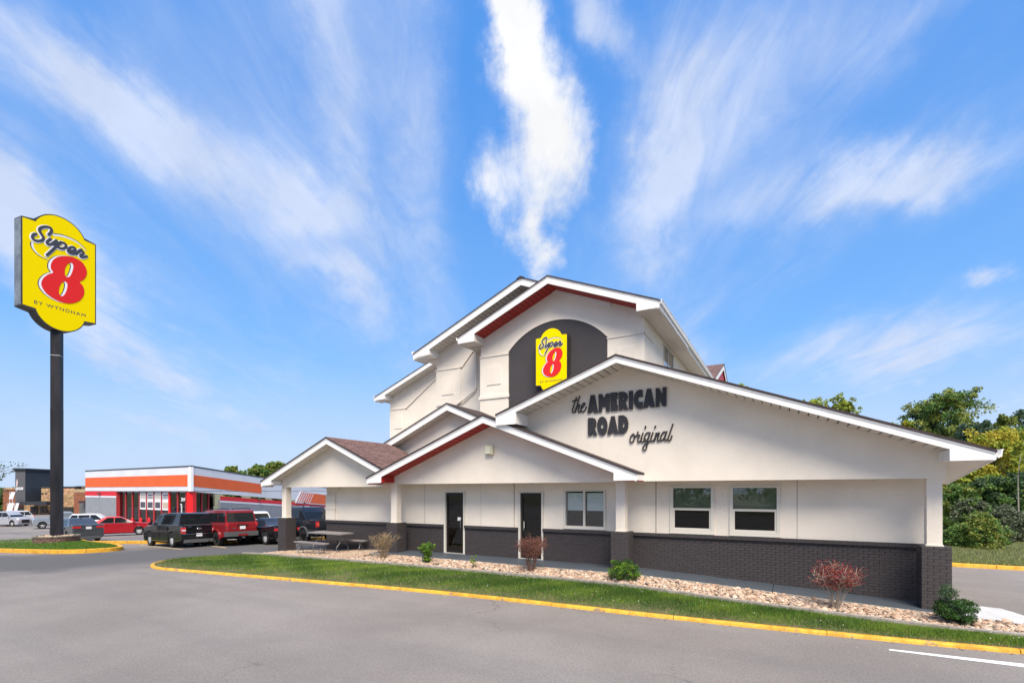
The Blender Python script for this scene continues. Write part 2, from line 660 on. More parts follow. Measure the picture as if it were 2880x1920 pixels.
grass_base = mat('grass_ground', (.06, .085, .026), .95, scale=2.2, col2=(.13, .115, .055), bump=.6, bscale=40)
far_ground = mat('far_ground', (.10, .11, .05), .95, scale=.05, col2=(.16, .15, .09))
grid('ground', np.concatenate([[-1500, -600, -300], np.arange(-160, 161, 20), [300, 600, 1500]]),
     np.concatenate([[-400, -150], np.arange(-80, 201, 20), [320, 700, 1800]]), -.12, far_ground)
grid('road', np.arange(-125, 61, 1.5), np.arange(-24, 121, 1.5), 0.0, asphalt)

# ---- profiles along the front (x) ---------------------------------------------------
EDGE = [(-22.3, -3.25), (-21.86, -2.11), (-21.5, -1.32), (-20.6, -1.08), (-18.5, -1.36), (-16.2, -1.62), (-14.6, -1.66), (-13, -1.52), (-11, -1.5), (-9.3, -1.44), (-7.5, -1.46), (-5.5, -1.48), (-4, -1.64), (-2.2, -1.72), (-.5, -1.74), (1.1, -1.72), (3, -1.9), (6, -2.2)]
WALK = [(-15.6, -.40), (-13.4, -.49), (-11.5, -.5), (-9, -.53), (-7, -.52), (-5.9, -.45), (-4, -.33), (-2.5, -.38), (-.8, -.36), (.3, -.34), (.8, -.36), (1.3, -.52), (3, -1.0), (6, -1.6)]
KLO = [(-22.56, -3.4), (-22.35, -3.95), (-21.9, -4.42), (-21.2, -4.68), (-20.6, -4.74), (-18, -4.4), (-14, -3.85), (-10, -3.38), (-7, -3.2), (-4, -3.05), (-1, -2.8), (1, -2.55), (3, -2.2), (6, -1.75)]
ip = lambda tab, x: np.interp(x, [q[0] for q in tab], [q[1] for q in tab])
ZW = [(-20.7, 0), (-15.2, .31), (-6.2, .31), (0, 0.0), (6, -.02)]
zwalk = lambda x: ip(ZW, x)
zedge = lambda x: .6 * zwalk(x) + .04


def strip(name, x0, x1, step, ylo, yhi, zlo, zhi, m_, rows=4, kind='structure', crown=0.0):
    xs = np.arange(x0, x1 + 1e-6, step)
    t = np.linspace(0, 1, rows + 1)
    A = np.stack([xs, ylo(xs), zlo(xs)], 1)
    B = np.stack([xs, yhi(xs), zhi(xs)], 1)
    V = A[:, None, :] * (1 - t)[None, :, None] + B[:, None, :] * t[None, :, None]
    V[:, :, 2] += crown * np.sin(np.pi * t)[None, :]
    nx, ny = len(xs), rows + 1
    i = np.arange((nx - 1) * (ny - 1))
    a = (i // (ny - 1)) * ny + i % (ny - 1)
    F = np.stack([a, a + ny, a + ny + 1, a + 1], 1)
    return np_obj(name, np_mesh(name, V.reshape(-1, 3), 4, m_, F, True), kind=kind, **FRAME)


lawn_lo = lambda x: ip(KLO, x) + .085
lawn_hi = lambda x: ip(EDGE, x) - .01
zl_lo = lambda x: np.full_like(np.asarray(x, float), -.045)
zl_hi = lambda x: zedge(x) - .07
strip('lawn', -22.2, 6, .2, lawn_lo, lawn_hi, zl_lo, zl_hi, grass_base, 6, crown=.04)
strip('planting_bed_soil', -15.5, 6, .25, lambda x: ip(EDGE, x) + .04, lambda x: ip(WALK, x) + .02,
      lambda x: zedge(x) - .05, lambda x: zwalk(x) - .035, soil, 3, crown=.02)
gravel_m = mat('gravel_ground', (.30, .22, .15), .95, scale=30, col2=(.46, .36, .27), bump=1.0, bscale=45)
strip('gravel_yard', -20.95, -15.4, .25, lambda x: ip(EDGE, x) + .04, lambda x: np.where(np.asarray(x) < -19.3, .62, .84),
      lambda x: zedge(x) - .02, lambda x: zwalk(x) + .0, gravel_m, 4)

# edging strip of concrete between lawn and bed
xs = np.concatenate([np.arange(-21.5, 6.01, .5)])
eo = MB()
for a, b in zip(xs[:-1], xs[1:]):
    A = [(a, ip(EDGE, a) - .05), (b, ip(EDGE, b) - .05), (b, ip(EDGE, b) + .06), (a, ip(EDGE, a) + .06)]
    za, zb = zedge(a) + .012, zedge(b) + .012
    zz = [za, zb, zb, za]
    eo.add([(q[0], q[1], z - .2) for q, z in zip(A, zz)] + [(q[0], q[1], z) for q, z in zip(A, zz)],
           [(4, 5, 6, 7), (0, 1, 5, 4), (2, 3, 7, 6)])
o = eo.build('bed_edging', concrete_e, **{'loc': FRAME['loc'], 'rot': (0, 0, RZ)}, recalc=False)
tag(o, kind='structure')

# walkway: painted slabs with open joints
walkway = empty('walkway', kind='structure', **FRAME)
joints = [-15.55, -13.6, -12.1, -9.05, -5.93, -2.8, .52]
for a, b in zip(joints[:-1], joints[1:]):
    m_ = MB()
    n = max(2, int((b - a) / .4))
    xx = np.linspace(a + .007, b - .007, n + 1)
    for p0, p1 in zip(xx[:-1], xx[1:]):
        ys = [ip(WALK, p0), ip(WALK, p1), .9, .9]
        zz = [zwalk(p0), zwalk(p1), zwalk(p1), zwalk(p0)]
        X = [p0, p1, p1, p0]
        m_.add([(x, y, z - .16) for x, y, z in zip(X, ys, zz)] + [(x, y, z) for x, y, z in zip(X, ys, zz)],
               [(4, 5, 6, 7), (0, 1, 5, 4), (2, 3, 7, 6)] + ([(3, 0, 4, 7)] if p0 == xx[0] else []) + ([(1, 2, 6, 5)] if p1 == xx[-1] else []))
    m_.build('slab', walk_paint, walkway, recalc=False)
    # pale worn nosing on the outer edge
    e2 = MB()
    for p0, p1 in zip(xx[:-1], xx[1:]):
        y0, y1, z0, z1 = ip(WALK, p0), ip(WALK, p1), zwalk(p0), zwalk(p1)
        e2.add([(p0, y0 - .03, z0 - .12), (p1, y1 - .03, z1 - .12), (p1, y1 - .03, z1 + .004), (p0, y0 - .03, z0 + .004), (p0, y0 + .035, z0 + .004), (p1, y1 + .035, z1 + .004)],
               [(0, 1, 2, 3), (3, 2, 5, 4)])
    e2.build('slab_edge', concrete_e, walkway, recalc=False)
apron_m = mat('apron_concrete', (.50, .50, .50), .85, var=.12, scale=2.0, bump=.2, bscale=50)
o = MB().prism([(.53, -.36), (.8, -.38), (1.3, -.54), (2.0, -.75), (3.0, -1.02), (3.0, -.6), (2.3, -.25), (1.72, .15), (1.6, .6), (1.5, .9), (1.1, .98), (.53, 1.0)], -.2, -.008, 'z').build('concrete_apron', apron_m, loc=FRAME['loc'], rot=(0, 0, RZ))
tag(o, kind='structure')


# ------------------------------------------------------------------ kerbs
def kerb(name, pts, frame, seg=2.6, w_=.115, top=-.03, bot=-.2, ground=None, n=8):
    """painted kerb in cast lengths along a polyline; the road side is on the right of its course"""
    root = empty(name, kind='structure', **frame)
    P = [Vector((q[0], q[1], 0)) for q in spline(pts, n)]
    L = [0]
    for a, b in zip(P[:-1], P[1:]): L.append(L[-1] + (b - a).length)

    def at(d):
        d = min(max(d, 0), L[-1] - 1e-6)
        i = int(np.searchsorted(L, d, side='right') - 1)
        f = (d - L[i]) / (L[i + 1] - L[i])
        p = P[i].lerp(P[i + 1], f)
        j0, j1 = max(i - 1, 0), min(i + 2, len(P) - 1)
        t = (P[j1] - P[j0]).normalized()
        return p, Vector((-t.y, t.x, 0))
    prof = [(0, bot), (.004, top - .035), (.02, top - .008), (.045, top), (w_ - .02, top), (w_, top - .015), (w_, bot)]
    cnt = max(1, round(L[-1] / seg))
    for i in range(cnt):
        a, b = L[-1] * i / cnt + .006, L[-1] * (i + 1) / cnt - .006
        ns = max(2, int((b - a) / .3))
        m_ = MB()
        rings = []
        jog = random.uniform(-.008, .008)
        for j in range(ns + 1):
            p, nrm = at(a + (b - a) * j / ns)
            base = ground(p.x, p.y) + .1 if ground else 0
            wob = random.uniform(-.006, .006)
            rings += [(p.x + nrm.x * (o_ + jog + (wob if o_ < .05 else 0)), p.y + nrm.y * (o_ + jog), z + base) for o_, z in prof]
        k_ = len(prof)
        fs = [(j * k_ + q, j * k_ + q + 1, (j + 1) * k_ + q + 1, (j + 1) * k_ + q) for j in range(ns) for q in range(k_ - 1)]
        fs += [tuple(range(k_)), tuple(ns * k_ + q for q in range(k_ - 1, -1, -1))]
        m_.add(rings, fs)
        m_.build('kerb_segment', yellow, root, smooth=50)
    return root


kerb('lawn_kerb', [(-21.55, -1.25), (-21.95, -2.0), (-22.4, -2.85), (-22.56, -3.4), (-22.38, -3.95), (-21.9, -4.42), (-21.2, -4.68), (-20.4, -4.73), (-18, -4.4), (-14, -3.85), (-10, -3.38), (-7, -3.2), (-4, -3.05), (-1, -2.8), (1, -2.55), (3, -2.2), (6, -1.75)], FRAME)
kerb('far_lot_kerb', [(1.6, 9.75), (1.9, 9.1), (2.5, 8.85), (4.3, 8.86), (8, 8.9), (16, 9.0)], FRAME, top=.03)

# grassy bank beyond the far car park
strip('grass_bank', 1.7, 60, 1.0, lambda x: np.full_like(x, 9.05), lambda x: np.full_like(x, 45.0), lambda x: np.full_like(x, .0), lambda x: np.full_like(x, .9), grass_base, 14)

# white edge line on the road
wl = mat('white_paint', (.72, .71, .70), .7, var=.12, scale=9, bump=.2)
V_ = [(6.149, 8.106), (7.549, 7.329), (8.9, 6.55), (9.02, 6.77), (7.699, 7.475), (6.206, 8.181)]
o = MB().quad(*[(x, y, gz(x, y) + .005) for x, y in V_]).build('road_marking', wl, recalc=False)
tag(o, kind='structure')
# bay lines in the car park
bay = mat('bay_paint', (.55, .42, .22), .7, var=.3, scale=6)
bl = [((-20.2, 27.0), (-15.6, 23.55)), ((-17.2, 27.2), (-13.9, 24.15)), ((-14.6, 27.6), (-11.3, 25.0)), ((-12.2, 28.2), (-8.9, 25.9)), ((-9.8, 28.8), (-6.4, 26.9))]
m_ = MB()
for a, b in bl:
    a, b = Vector(a), Vector(b)
    d = (b - a).normalized() * .055
    nn = Vector((-d.y, d.x))
    n = 10
    for i in range(n):
        p0, p1 = a.lerp(b, i / n), a.lerp(b, (i + 1) / n)
        m_.quad(*[(q.x, q.y, gz(q.x, q.y) + .006) for q in (p0 - nn, p1 - nn, p1 + nn, p0 + nn)])
tag(m_.build('bay_lines', bay, recalc=False), kind='structure')

# ------------------------------------------------------------------ island with the tall sign
isl = [(-32.0, 26.6), (-24.4, 23.72), (-20.15, 22.35), (-19.0, 22.7), (-18.65, 23.2), (-18.9, 23.9), (-20.6, 25.6), (-24.5, 28.6), (-27.7, 31.7)]
kerb('island_kerb', list(reversed(isl)), dict(loc=(0, 0, 0)), ground=lambda x, y: float(gz(x, y)), top=.085, n=5, w_=.17)
kerb('bay_kerb', [(-9.0, 30.6), (-12, 28.75), (-15.5, 27.6), (-19.0, 27.9), (-24.4, 28.9)], dict(loc=(0, 0, 0)), ground=lambda x, y: float(gz(x, y)), top=.075, n=5, w_=.17)
cx_, cy_ = -24.63, 26.9
ring = [Vector((q[0], q[1], 0)) for q in spline(isl, 5)] + [Vector((-33, 33, 0)), Vector((-34, 29, 0))]
ctr = Vector((cx_, cy_, 0))
vs, fs = [], []
rows = 6
for j in range(rows + 1):
    t = 1 - j / rows * .97
    for q in ring:
        p = ctr + (q - ctr) * t * .995
        vs.append((p.x, p.y, float(gz(p.x, p.y)) + .14 + .09 * min(1, (1 - t) * 1.6)))
n = len(ring)
for j in range(rows):
    for i in range(n):
        fs.append((j * n + i, j * n + (i + 1) % n, (j + 1) * n + (i + 1) % n, (j + 1) * n + i))
fs.append(tuple(rows * n + i for i in range(n)))
isl_o = MB().add(vs, fs).build('island_grass', grass_base, smooth=60)
tag(isl_o, kind='structure')
ISLAND = [(q.x, q.y) for q in ring]

# ================================================================== MOTEL
motel = empty('motel_building', (OX, OY, 0), RZ, 'cream stucco motel with stepped gables, red soffits and dark brick base', 'motel')


def part(mb, name, m_, parent=None, **kw):
    return mb.build(name, m_, parent or motel, **kw)


def wall_cells(x0, x1, z0, z1, holes, y0, y1):
    """wall of boxes round rectangular openings (xa, xb, za, zb)"""
    m_ = MB()
    xs_ = sorted({x0, x1, *[h[0] for h in holes], *[h[1] for h in holes]})
    for a, b in zip(xs_[:-1], xs_[1:]):
        cuts = sorted([(h[2], h[3]) for h in holes if h[0] <= a + 1e-6 and h[1] >= b - 1e-6])
        z = z0
        for c0, c1 in cuts:
            if c0 > z + 1e-4: m_.box(a, b, y0, y1, z, c0)
            z = max(z, c1)
        if z < z1 - 1e-4: m_.box(a, b, y0, y1, z, z1)
    return m_


DOORS = [(-13.12, -12.30), (-10.12, -9.30)]
FL = .31
WINS = [(-8.52, -7.27, 1.40, 2.50), (-5.31, -4.26, 1.40, 2.60), (-3.78, -2.70, 1.40, 2.60)]
holes = [(a, b, 0, 2.46) for a, b in DOORS] + WINS
part(wall_cells(-19.2, .36, 1.22, 2.98, holes, .84, 1.04), 'porch_wall', stucco)
base_wall = part(wall_cells(-19.15, .33, -.1, 1.22, [(a, b, -.2, 1.22) for a, b in DOORS], .815, 1.0), 'base_wall', mortar_p)
part(MB().box(-19.2, -19.0, 1.04, 6.4, -.1, 2.98), 'side_wall', stucco)
part(MB().box(.16, .36, 1.04, 12, -.1, 3.0), 'side_wall', stucco)
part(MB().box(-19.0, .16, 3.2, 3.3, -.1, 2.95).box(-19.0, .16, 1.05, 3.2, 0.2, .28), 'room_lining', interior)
# ceiling of the porch
part(MB().box(-21.0, .42, .36, .84, 2.80, 2.86), 'porch_ceiling', soffit_w)
part(MB().box(-21.0, -19.25, .84, 6.4, 2.78, 2.84), 'porch_ceiling', soffit_w)
# control joints and a shallow pilaster on the porch wall
for x in (-14.05, -11.62, -10.98, -10.32, -6.86, -5.75, -2.28):
    part(MB().box(x - .007, x + .007, .834, .8405, 1.31, 2.8), 'control_joint', stucco_dark if x == -5.75 else mat('joint_shade', (.36, .33, .30), .9))
part(MB().box(-11.6, -10.34, .805, .8395, 1.312, 2.8), 'wall_panel', stucco)
part(MB().box(-19.2, -18.66, .78, .8395, 1.312, 2.32), 'pilaster', stucco)
part(MB().box(-19.23, -18.63, .76, .84, 2.32, 2.345), 'pilaster_cap', stucco)
part(MB().box(-19.23, -18.63, .76, .84, 1.75, 1.81), 'pilaster_band', stucco)
part(MB().prism([(-18.66, 2.33), (-18.2, 2.72), (-18.2, 2.745), (-18.69, 2.345)], .805, .8395), 'arch_trim', stucco)

# ---- doors
for i, (a, b) in enumerate(DOORS):
    d = empty('door', kind=None)
    d.parent = motel
    f = MB()
    f.box(a + .03, a + .11, .86, .91, FL + .01, 2.43).box(b - .11, b - .03, .86, .91, FL + .01, 2.43)
    f.box(a + .11, b - .11, .86, .91, 2.33, 2.43).box(a + .11, b - .11, .86, .91, FL + .01, FL + .2).box(a + .11, b - .11, .862, .908, 1.22, 1.27)
    f.build('door_leaf', bronze, d)
    MB().box(a + .11, b - .11, .882, .89, FL + .2, 2.33).build('door_glass', dark_glass, d)
    # pull handle on the lock side
    h = MB()
    hx = (b - .15) if i == 0 else (a + .15)
    h.tube([(hx, .855, 1.2), (hx, .80, 1.22), (hx, .80, 1.5), (hx, .855, 1.52)], .012, 8)
    h.build('handle', metal_grey, d)
    fr = MB()
    fr.box(a - .035, a + .028, .79, .93, FL, 2.46).box(b - .028, b + .035, .79, .93, FL, 2.46).box(a - .035, b + .035, .79, .93, 2.44, 2.475)
    fr.build('door_frame', white_frame, d)
    MB().box(a, b, .77, .95, FL - .02, FL + .018).build('threshold', concrete, d)
    if i == 1:
        MB().box(a + .115, a + .16, .852, .86, 1.30, 1.52).build('lock_plate', white_frame, d)
        MB().box(b - .3, b - .18, .90, .93, 2.22, 2.26).build('door_closer', metal_grey, d)
    else:
        MB().box(a + .5, a + .64, .876, .882, 1.46, 1.58).build('notice', mat('paper', (.75, .75, .72), .8), d)

# ---- windows
blind_w = mat('blind_white', (.84, .84, .82), .9)
blind_g = mat('blind_green', (.19, .21, .145), .9, var=.15, scale=3)
for i, (a, b, z0, z1) in enumerate(WINS):
    wd = empty('window')
    wd.parent = motel
    f = MB()
    t = .055
    if i == 0:
        f.box(a - .05, a + .012, .80, .93, z0 - .03, z1 + .03).box(b - .012, b + .05, .80, .93, z0 - .03, z1 + .03)
        f.box(a + .012, b - .012, .80, .93, z1 - .012, z1 + .03).box(a - .06, b + .06, .78, .93, z0 - .065, z0 - .031)
        f.box(a + .012, b - .012, .80, .93, z0 - .03, z0 + .03)
        mxx = (a + b) / 2 - .01
        f.box(mxx - .03, mxx + .03, .83, .92, z0 + .03, z1 - .012)
        f.build('frame', white_frame, wd)
        for c, d2 in ((a + .012, mxx - .03), (mxx + .03, b - .012)):
            MB().box(c, d2, .895, .9, z0 + .03, z1 - .012).build('pane', glass, wd)
            MB().box(c + .03, d2 - .02, .915, .92, z0 + .50, z1 - .06).build('blind', blind_w, wd)
    else:
        f.box(a - .05, a + .03, .80, .93, z0 - .05, z1 + .04).box(b - .03, b + .05, .80, .93, z0 - .05, z1 + .04)
        f.box(a + .03, b - .03, .80, .93, z1 - .02, z1 + .04).box(a + .03, b - .03, .80, .93, z0 - .05, z0 + .04)
        f.build('frame', white_frame, wd)
        zm = (z0 + z1) / 2 - .0
        s_ = MB()
        s_.box(a + .03, b - .03, .825, .89, zm - .03, zm + .03)
        s_.box(a + .03, a + .075, .825, .89, z0 + .04, zm - .03).box(b - .075, b - .03, .825, .89, z0 + .04, zm - .03)
        s_.box(a + .075, b - .075, .825, .89, z0 + .04, z0 + .085)
        s_.build('sash', white_frame, wd)
        MB().box(a + .03, b - .03, .90, .905, zm + .03, z1 - .02).build('pane', glass, wd)
        MB().box(a + .075, b - .075, .855, .86, z0 + .085, zm - .03).build('pane', low_glass, wd)
        MB().box(a + .03, b - .03, .955, .96, zm + .02, z1 - .02).build('blind', blind_g, wd)
        MB().box(a - .06, b + .06, .78, .84, z0 - .075, z0 - .051).build('sill', white_frame, wd)

# ---- posts standing on the piers
PIERS = [(0.0, 1.33, 0.0), (-6.80, 1.37, .30), (-15.12, 1.36, .28), (-21.18, 1.38, 0.0)]
for x, zt, zb in PIERS:
    ztop = 2.765 if x > -20 else 2.66
    part(MB().box(x + .11, x + .37, .12, .37, zt, ztop), 'post', stucco)
    part(MB().box(x + .09, x + .39, .10, .39, zt, zt + .03), 'post_base', stucco)

# ---- painted bricks: piers and the long base wall
CH = .0677
BR = []       # (x, y, z, length, turn)


def courses(axis, u0, u1, fixed, z0, z1, turn):
    n = int(round((z1 - z0) / CH))
    for c in range(n):
        z = z0 + (c + .5) * CH
        u = u0 - (.1016 if c % 2 else 0)
        while u < u1 - .012:
            a, b = max(u, u0), min(u + .2032, u1)
            if b - a > .03:
                mid = (a + b) / 2
                if axis == 'x': BR.append((mid, fixed, z, b - a, turn))
                else: BR.append((fixed, mid, z, b - a, turn))
            u += .2032


for pi, (x, zt, zb) in enumerate(PIERS):
    part(MB().box(x + .012, x + .488, .012, .488, -.1, zt - .006), 'pier_core', mortar_p)
    z0 = zt - CH * math.ceil((zt - zb + .05) / CH)
    courses('x', x, x + .5, .045, z0, zt, 0)
    courses('y', .092, .5, x + .5 - .045, z0, zt, 1)
    courses('y', .092, .5, x + .045, z0, zt, 3)
for a, b in ((-19.18, DOORS[0][0] - .04), (DOORS[0][1] + .04, DOORS[1][0] - .04), (DOORS[1][1] + .04, .34)):
    courses('x', a, b, .845, 1.22 - 19 * CH, 1.22, 0)
camL = Vector((*WL(0, 0), 2.5))


def score(b):
    p = Vector(b[:3])
    d = camL - p
    nrm = {0: Vector((0, -1, 0)), 1: Vector((1, 0, 0)), 3: Vector((-1, 0, 0))}[b[4]]
    gzz = float(zwalk(b[0]))
    if b[2] < gzz - .02: return -9
    return max(0, nrm.dot(d.normalized())) * b[3] / d.length ** 2


BR.sort(key=score, reverse=True)


def brick_mb(L):
    m_ = MB()
    h, d, c = CH / 2 - .0022, .045, .004
    l = L / 2 - .0022
    m_.add([(-l, -d + c, -h), (l, -d + c, -h), (l, -d + c, h), (-l, -d + c, h), (-l + c, -d, -h + c), (l - c, -d, -h + c), (l - c, -d, h - c), (-l + c, -d, h - c), (-l, d, -h), (l, d, -h), (l, d, h), (-l, d, h)],
           [(4, 5, 6, 7), (0, 1, 5, 4), (1, 2, 6, 5), (2, 3, 7, 6), (3, 0, 4, 7), (0, 8, 9, 1), (1, 9, 10, 2), (2, 10, 11, 3), (3, 11, 8, 0)])
    return m_


BM = {}
wains = base_wall
for b in BR[:300]:
    key = round(b[3], 2)
    if key not in BM: BM[key] = brick_mb(key).mesh('brick', brick_p)
    jit = random.uniform(-.0025, .0025)
    piece('brick', BM[key], wains, (b[0], b[1] + (jit if b[4] == 0 else 0), b[2]), (0, 0, R(90) * b[4]))
run = MB()
for b in BR[300:]:
    if score(b) < 0: continue
    mb = brick_mb(round(b[3], 3))
    a = R(90) * b[4]
    ca, sa = round(math.cos(a)), round(math.sin(a))
    j = random.uniform(-.0025, .0025)
    run.add([(b[0] + q[0] * ca - q[1] * sa, b[1] + q[0] * sa + q[1] * ca + (j if b[4] == 0 else 0), b[2] + q[2]) for q in mb.v], mb.f)
run.build('brick_run', brick_s, wains, kind='stuff', recalc=False)
cap = MB()
for a, b in ((-19.2, DOORS[0][0] - .04), (DOORS[0][1] + .04, DOORS[1][0] - .04), (DOORS[1][1] + .04, .36)):
    x = a
    while x < b - .02:
        x2 = min(x + .0677, b)
        cap.box(x + .0012, x2 - .0012, .735 + random.uniform(-.003, .003), .838, 1.224, 1.31)
        x = x2
cap.build('cap_course', brick_s, wains, kind='stuff', recalc=False)


# ---- gables ------------------------------------------------------------------------
def shingled(mb, pts4, n, thick):
    """pitched slab in overlapping courses; pts4: eave a, eave b, ridge b, ridge a (Vectors)"""
    ea, eb, rb, ra = map(Vector, pts4)
    up = (eb - ea).cross(ra - ea).normalized()
    if up.z < 0: up = -up
    for i in range(n):
        t0, t1 = i / n, (i + 1) / n + .02
        a0, b0 = ea.lerp(ra, t0) + up * thick, eb.lerp(rb, t0) + up * thick
        a1, b1 = ea.lerp(ra, min(t1, 1)) + up * .004, eb.lerp(rb, min(t1, 1)) + up * .004
        L = (b0 - a0).length
        x = 0.0
        while x < L - .01:
            x2 = min(L, x + random.uniform(.14, .34))
            lift = up * random.uniform(-.003, .004)
            q0, q1 = a0.lerp(b0, x / L) + lift, a0.lerp(b0, x2 / L) + lift
            r0, r1 = a1.lerp(b1, x / L), a1.lerp(b1, x2 / L)
            d0, d1 = q0 - up * (thick + .002), q1 - up * (thick + .002)
            mb.add([q0, q1, r1, r0, d0, d1], [(0, 1, 2, 3), (4, 5, 1, 0), (3, 4, 0), (1, 5, 2)])
            x = x2
    return mb


def gable(yf, yb, apex, left, right, fh, ywall, wl_, wr_, soff, ret_l=None, ret_r=None, courses_right=0, side_f=True, soff_ret=None):
    xa, za = apex
    th = .055
    # roof deck with its dark shingle edge
    r = MB()
    for (xt, zt), sgn in ((left, -1), (right, 1)):
        ox = .03 * sgn
        sl_ = (za - zt) / (xa - xt)
        zt2 = zt + sl_ * ox
        r.prism([(xt + ox, zt2), (xa, za), (xa, za - th), (xt + ox, zt2 - th)], yf - .03, yb)
    roof = part(r, 'roof', shingle_edge)
    if courses_right:
        m_ = MB()
        shingled(m_, [(right[0] + .03, yf - .03, right[1] + .0), (right[0] + .03, yb, right[1] + .0), (xa, yb, za), (xa, yf - .03, za)], courses_right, .014)
        m_.build('shingle_courses', shingle, roof, recalc=False, kind='stuff')
    for (xt, zt), sgn, xw in ((left, -1, wl_), (right, 1, wr_)):
        f = MB().prism([(xt, zt - th - .004), (xa, za - th - .004), (xa, za - fh), (xt, zt - fh)], yf, yf + .03)
        part(f, 'fascia_board', trim)
        f = MB().prism([(xt, zt - th + .0), (xa, za - th + .0), (xa, za - th - .035), (xt, zt - th - .035)], yf - .015, yf - .002)
        part(f, 'drip_edge', trim)
        # soffit boards following the rake
        sv = MB()
        sl_ = (za - zt) / (xa - xt)
        ang = math.atan(sl_)
        Ls = abs(xa - xt) / math.cos(ang)
        off = -fh + .03
        dep = ywall - yf - .03
        sof = part(MB().prism([(xt, zt + off + .012), (xa, za + off + .012), (xa, za + off + .02), (xt, zt + off + .02)], yf + .03, ywall + .02), 'soffit', gap_dark)
        npan = max(1, int(Ls / .2))
        pw_ = Ls / npan
        me = MB().box(-pw_ / 2 + .013, pw_ / 2 - .013, 0, dep, -.008, .008).mesh('soffit_panel', soff)
        for i in range(npan):
            t = (i + .5) / npan
            piece('soffit_panel', me, sof, (xt + (xa - xt) * t, yf + .03, zt + (za - zt) * t + off), (0, -ang, 0))
    for rt, (xt, zt), sgn in ((ret_l, left, -1), (ret_r, right, 1)):
        if not rt: continue
        xin, zb = rt
        sl_ = (za - zt) / (xa - xt)
        zin = zt + sl_ * (xin - xt) - fh + .0
        poly = [(xt, zb), (xin, zb), (xin, zin), (xt, zt - fh)]
        part(MB().prism(poly, yf + .004, ywall + .02), 'eave_return', soff_ret or trim)
        if side_f: part(MB().box(*sorted((xt, xt + .022 * sgn)), yf, min(yb, yf + 6), zb - .01, zt - th - .004), 'side_fascia', trim)
        # bright front cheek of the boxed eave
        part(MB().prism([(xt, zb - .012), (xin, zb - .012), (xin, zin + .03), (xt, zt - fh + .03)], yf - .006, yf + .003), 'return_cheek', trim)
    return roof


def under(apex, tip, fh, x):
    """height of the wall head under a rake at x"""
    return tip[1] + (apex[1] - tip[1]) * (x - tip[0]) / (apex[0] - tip[0]) - fh + .034


def gwall(poly, y0, y1, name='gable_wall'):
    return part(MB().prism(poly, y0, y1), name, stucco)


# big front gable over the lettering
gable(-.69, 5.62, (-6.44, 6.10), (-10.1, 4.80), (.97, 3.30), .225, .10, -10, .43, soffit_w, ret_l=(-9.45, 4.47), ret_r=(.31, 3.105))
A_, L_, R_, f_ = (-6.44, 6.10), (-10.1, 4.80), (.97, 3.30), .225
gwall([(.43, 2.765), (.43, under(A_, R_, f_, .43)), (-6.44, 6.10 - f_ + .034), (-10.0, under(A_, L_, f_, -10)), (-10.0, 2.765)], .10, .36)
part(MB().add([(.36, .05, 3.10), (.965, -.66, 3.10), (.87, 2.2, 2.665), (.36, 2.2, 2.665), (.36, .05, 3.12), (.965, -.66, 3.12), (.87, 2.2, 2.685), (.36, 2.2, 2.685)],
     [(0, 1, 2, 3), (4, 5, 6, 7), (0, 4, 5, 1), (1, 5, 6, 2), (2, 6, 7, 3), (3, 7, 4, 0)]), 'eave_soffit', soffit_w)
part(MB().add([(.955, -.66, 3.085), (.985, -.66, 3.085), (.89, 2.2, 2.65), (.86, 2.2, 2.65), (.955, -.66, 3.23), (.985, -.66, 3.23), (.89, 2.2, 2.9), (.86, 2.2, 2.9)],
     [(0, 1, 2, 3), (4, 5, 6, 7), (0, 4, 5, 1), (1, 5, 6, 2), (2, 6, 7, 3), (3, 7, 4, 0)]), 'eave_fascia', trim)
g = MB()
g.prism([(.99, 3.30), (.99, 3.16), (1.03, 3.13), (1.075, 3.16), (1.085, 3.27), (1.10, 3.285), (1.10, 3.30), (1.07, 3.29), (1.055, 3.18), (1.03, 3.155), (1.005, 3.175), (1.005, 3.30)], -.69, 9)
part(g, 'gutter', trim)
# middle gable with the red soffit
gable(-.60, 3.3, (-10.64, 4.837), (-15.47, 2.987), (-5.92, 3.0), .255, .06, -15, -6.6, soffit_r, ret_l=(-14.80, 2.795), ret_r=(-6.53, 2.79), soff_ret=mat('red_paint', (.42, .022, .016), .5))
A_, L_, R_, f_ = (-10.64, 4.837), (-15.47, 2.987), (-5.92, 3.0), .255
gwall([(-14.95, 2.745), (-14.95, under(A_, L_, f_, -14.95)), (-10.64, 4.837 - f_ + .034), (-6.62, under(A_, R_, f_, -6.62)), (-6.62, 2.745)], .06, .34)
# left gable over the porch end
gable(-.40, 3.1, (-17.78, 4.55), (-21.70, 2.925), (-14.98, 3.30), .265, .10, -21, -15, soffit_w, ret_l=(-21.08, 2.755), courses_right=17)
A_, L_, R_, f_ = (-17.78, 4.55), (-21.70, 2.925), (-14.98, 3.30), .265
gwall([(-21.05, 2.655), (-21.05, under(A_, L_, f_, -21.05)), (-17.78, 4.55 - f_ + .034), (-14.97, under(A_, R_, f_, -14.97)), (-14.97, 2.655)], .10, .34)
# grey-soffited gable behind it
gable(2.95, 6.4, (-14.62, 6.086), (-18.56, 4.385), (-10.68, 4.385), .30, 3.5, -18.5, -11, soffit_w)
A_, L_, R_, f_ = (-14.62, 6.086), (-18.56, 4.385), (-10.68, 4.385), .30
gwall([(-18.2, 2.9), (-18.2, under(A_, L_, f_, -18.2)), (-14.62, 6.086 - f_ + .034), (-11.0, under(A_, R_, f_, -11.0)), (-11.0, 2.9)], 3.5, 3.7)

